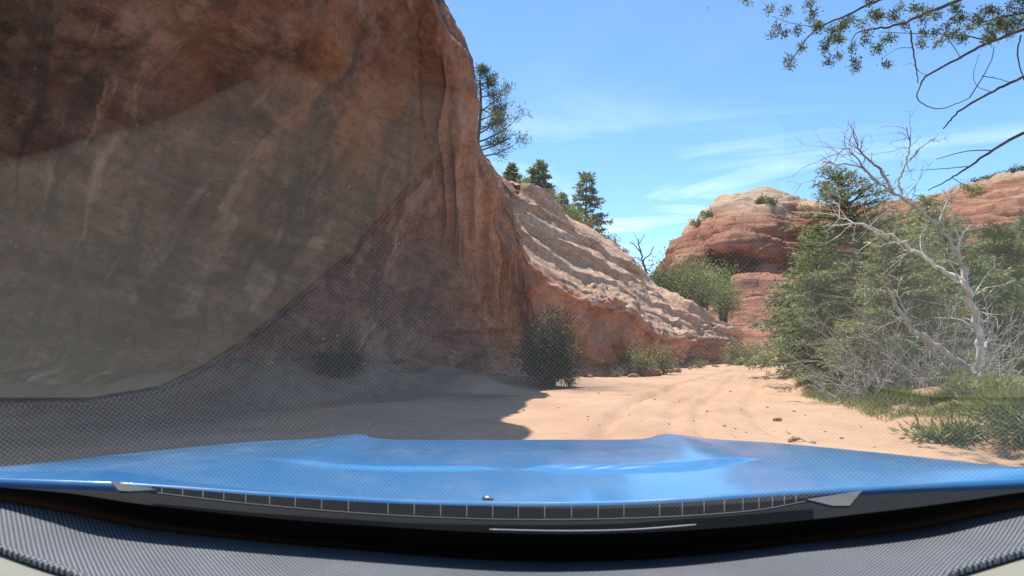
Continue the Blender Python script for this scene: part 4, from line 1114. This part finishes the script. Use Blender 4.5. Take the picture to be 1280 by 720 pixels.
# dashboard: beige top that meets the foot of the glass
def dash_z(x, y):
    far = np.interp(np.abs(x), [0, .3, .45, .6, .75, 1.0], [1.192, 1.207, 1.232, 1.268, 1.305, 1.34])
    return far - .02 * sstep(.75, .35, y) * 0 + .012 * np.exp(-((y - .62) / .2) ** 2) - .06 * sstep(.40, .27, y)
def dash_far(x):   # y of the glass foot at this x
    o_ = np.argsort(BG[:, 0]); return np.interp(x, BG[o_, 0], BG[o_, 1])
dx = np.linspace(-.80, .80, 160)
def mat_rear(x):
    lf_ = np.interp(-x, [0, .05, .10, .15, .22, .31, .36, .42, .47, .55, .65, .75, .9], [.40, .405, .43, .48, .56, .635, .675, .712, .735, .745, .738, .730, .72])
    rt_ = np.interp(x, [0, .30, .345, .375, .41, .47, .55, .65, .75, .9], [.40, .40, .43, .66, .70, .735, .745, .738, .730, .72])
    return np.where(x < 0, lf_, rt_)
def rear_y(x): return np.where(x > .36, np.minimum(mat_rear(x) - .02, np.interp(x, [.36, .42, .50, .9], [.64, .55, .49, .46])), rear_y0(x))
def rear_y0(x): return np.interp(x, [-.9, -.61, -.45, -.357, -.215, -.04, .03, .2, .9], [.50, .44, .385, .32, .305, .35, .38, .38, .38])
ty = np.linspace(0, 1, 60)
DX = dx[:, None] * np.ones((1, 60)); yf = dash_far(dx) - .004; yr = rear_y(dx)
DY = yr[:, None] + (yf - yr)[:, None] * ty[None]
zf = np.array([PZ0 + (PY0 - y) / math.cos(TH) * math.sin(TH) for y in yf])
DZ = dash_z(DX, DY)
bl = sstep(.55, 1.0, ty)[None]
DZ = DZ * (1 - bl) + (zf - .012)[:, None] * bl
DS = np.stack([DX, DY, DZ], -1)
lipb = DS[:, :1] + np.array([0, -.015, -.03]); lipc = DS[:, :1] + np.array([0, .02, -.30])
mesh_np('dashboard', np.concatenate([lipc, lipb, DS], 1).reshape(-1, 3), grid_faces(160, 62), M['beige'], car)
mb = MB(); mb.box((0, -.1, .80), (.93, .85, .02))
for sx in (-1, 1): mb.box((sx * .94, -.1, 1.0), (.012, .93, .24))
mb.build('cabin_lining', M['frit'], car)
for sx in (-1, 1):
    a_ = np.array([sx * .86, .84, 1.30]); b_ = np.array([sx * .72, .16, 1.88])
    mb = MB(); mb.tube([a_ + np.array([0, .15, -.12]), a_, (a_ + b_) / 2 + np.array([sx * .01, 0, .01]), b_], [.04, .035, .032, .035], 10); mb.build('windshield_pillar', M['black'], car)
mb = MB(); mb.box((0, -.62, 1.90), (.72, .76, .025)); mb.build('roof', M['paint'], car)

# woven mat on the dashboard
mx = np.linspace(-.745, .745, 200)
myf = dash_far(mx) - .012; myr = mat_rear(mx)
tm = np.linspace(0, 1, 40)
MX = mx[:, None] * np.ones((1, 40)); MY = myr[:, None] + (myf - myr)[:, None] * tm[None]
# height from the dashboard surface
yr_m = rear_y(mx); yf_m = dash_far(mx) - .004
tq = (MY - yr_m[:, None]) / (yf_m - yr_m)[:, None]
zf_m = PZ0 + (PY0 - yf_m) / math.cos(TH) * math.sin(TH)
blm = sstep(.55, 1.0, tq)
MZ = dash_z(MX, MY) * (1 - blm) + (zf_m - .012)[:, None] * blm + .005
MS = np.stack([MX, MY, MZ], -1)
dn = np.array([0, 0, -.0045])
mat_o = mesh_np('dash_mat', np.concatenate([MS[:, :1] + dn, MS, MS[:, -1:] + dn], 1).reshape(-1, 3), grid_faces(200, 42), M['weave'])
tag(mat_o, 'black and grey woven mat laid over the beige dashboard', 'mat')
# stitched hem along its near edge
mb = MB(); mb.tube(MS[:, 0] + np.array([0, 0, .001]), .0042, 8)
mb.build('hem', M['weave'], None).parent = mat_o

# ------------------------------------------------------------------ light, sky, camera
sdir = Vector((-.22, .21, 1.0)).normalized()            # towards the sun
elev = math.asin(sdir.z); az = math.atan2(sdir.x, sdir.y)   # azimuth from +Y towards +X
sun = bpy.data.lights.new('sun', 'SUN'); sun.energy = 4.0; sun.angle = R(.53); sun.color = (1.0, .95, .87)
so = bpy.data.objects.new('sun', sun); COL.objects.link(so)
so.rotation_euler = (-sdir).to_track_quat('-Z', 'Y').to_euler(); so.location = (-20, 35, 100)
w = bpy.data.worlds.new('World'); SC.world = w; w.use_nodes = True
nt = w.node_tree; nt.nodes.clear(); N = NT(nt)
sky = N.n('TexSky', _sky_type='NISHITA'); sky.sun_disc = False; sky.sun_elevation = elev; sky.sun_rotation = az
sky.air_density = 1.0; sky.dust_density = 0.6; sky.ozone_density = 1.0; sky.altitude = 1400
tc = N.n('TexCoord').outputs['Generated']
sep = N.n('SeparateXYZ'); N.l(tc, sep.inputs[0])
zc = N.math('MAXIMUM', sep.outputs[2], 0.03)
cu = N.n('CombineXYZ'); N.l(N.math('DIVIDE', sep.outputs[0], zc), cu.inputs[0]); N.l(N.math('DIVIDE', sep.outputs[1], zc), cu.inputs[1])
cn = N.noise(N.mapping(cu.outputs[0], (.55, .8, 1), (0, 0, R(20))), 0.9, 7, .58, .6)
cn2 = N.noise(N.mapping(cu.outputs[0], (.25, .25, 1)), 1.0, 3)
cm = N.math('MULTIPLY', N.ramp(cn, [(0.50, G3(0)), (0.74, G3(1))]), N.ramp(cn2, [(0.35, G3(0.1)), (0.6, G3(1))]))
cm = N.math('MULTIPLY', cm, N.ramp(sep.outputs[2], [(0.02, G3(.75)), (0.22, G3(.6)), (.36, G3(.12)), (.7, G3(.08))]))
skyc = N.mix(cm, N.mix(1.0, sky.outputs[0], (.72, .94, 1.05), 'MULTIPLY'), (8.0, 8.6, 9.2))
bg = N.n('Background', Strength=0.15); N.l(skyc, bg.inputs[0])
wo = N.n('OutputWorld'); N.l(bg.outputs[0], wo.inputs[0])

cam = bpy.data.cameras.new('camera'); co = bpy.data.objects.new('camera', cam); COL.objects.link(co)
co.location = tuple(CAM); co.rotation_euler = (R(90) + PITCH, 0, 0)
cam.sensor_width = 36; cam.lens = 36 * F / 1280; cam.clip_start = .01; cam.clip_end = 8000
cam.dof.use_dof = True; cam.dof.focus_distance = 25; cam.dof.aperture_fstop = cam.lens / 2.0
SC.camera = co
SC.view_settings.view_transform = 'Standard'; SC.view_settings.look = 'None'; SC.view_settings.gamma = 1; SC.view_settings.use_curve_mapping = False
SC.view_settings.exposure = 0.8
SC.cycles.use_denoising = True
SC.cycles.max_bounces = 8; SC.cycles.transparent_max_bounces = 16; SC.cycles.caustics_reflective = False; SC.cycles.caustics_refractive = False
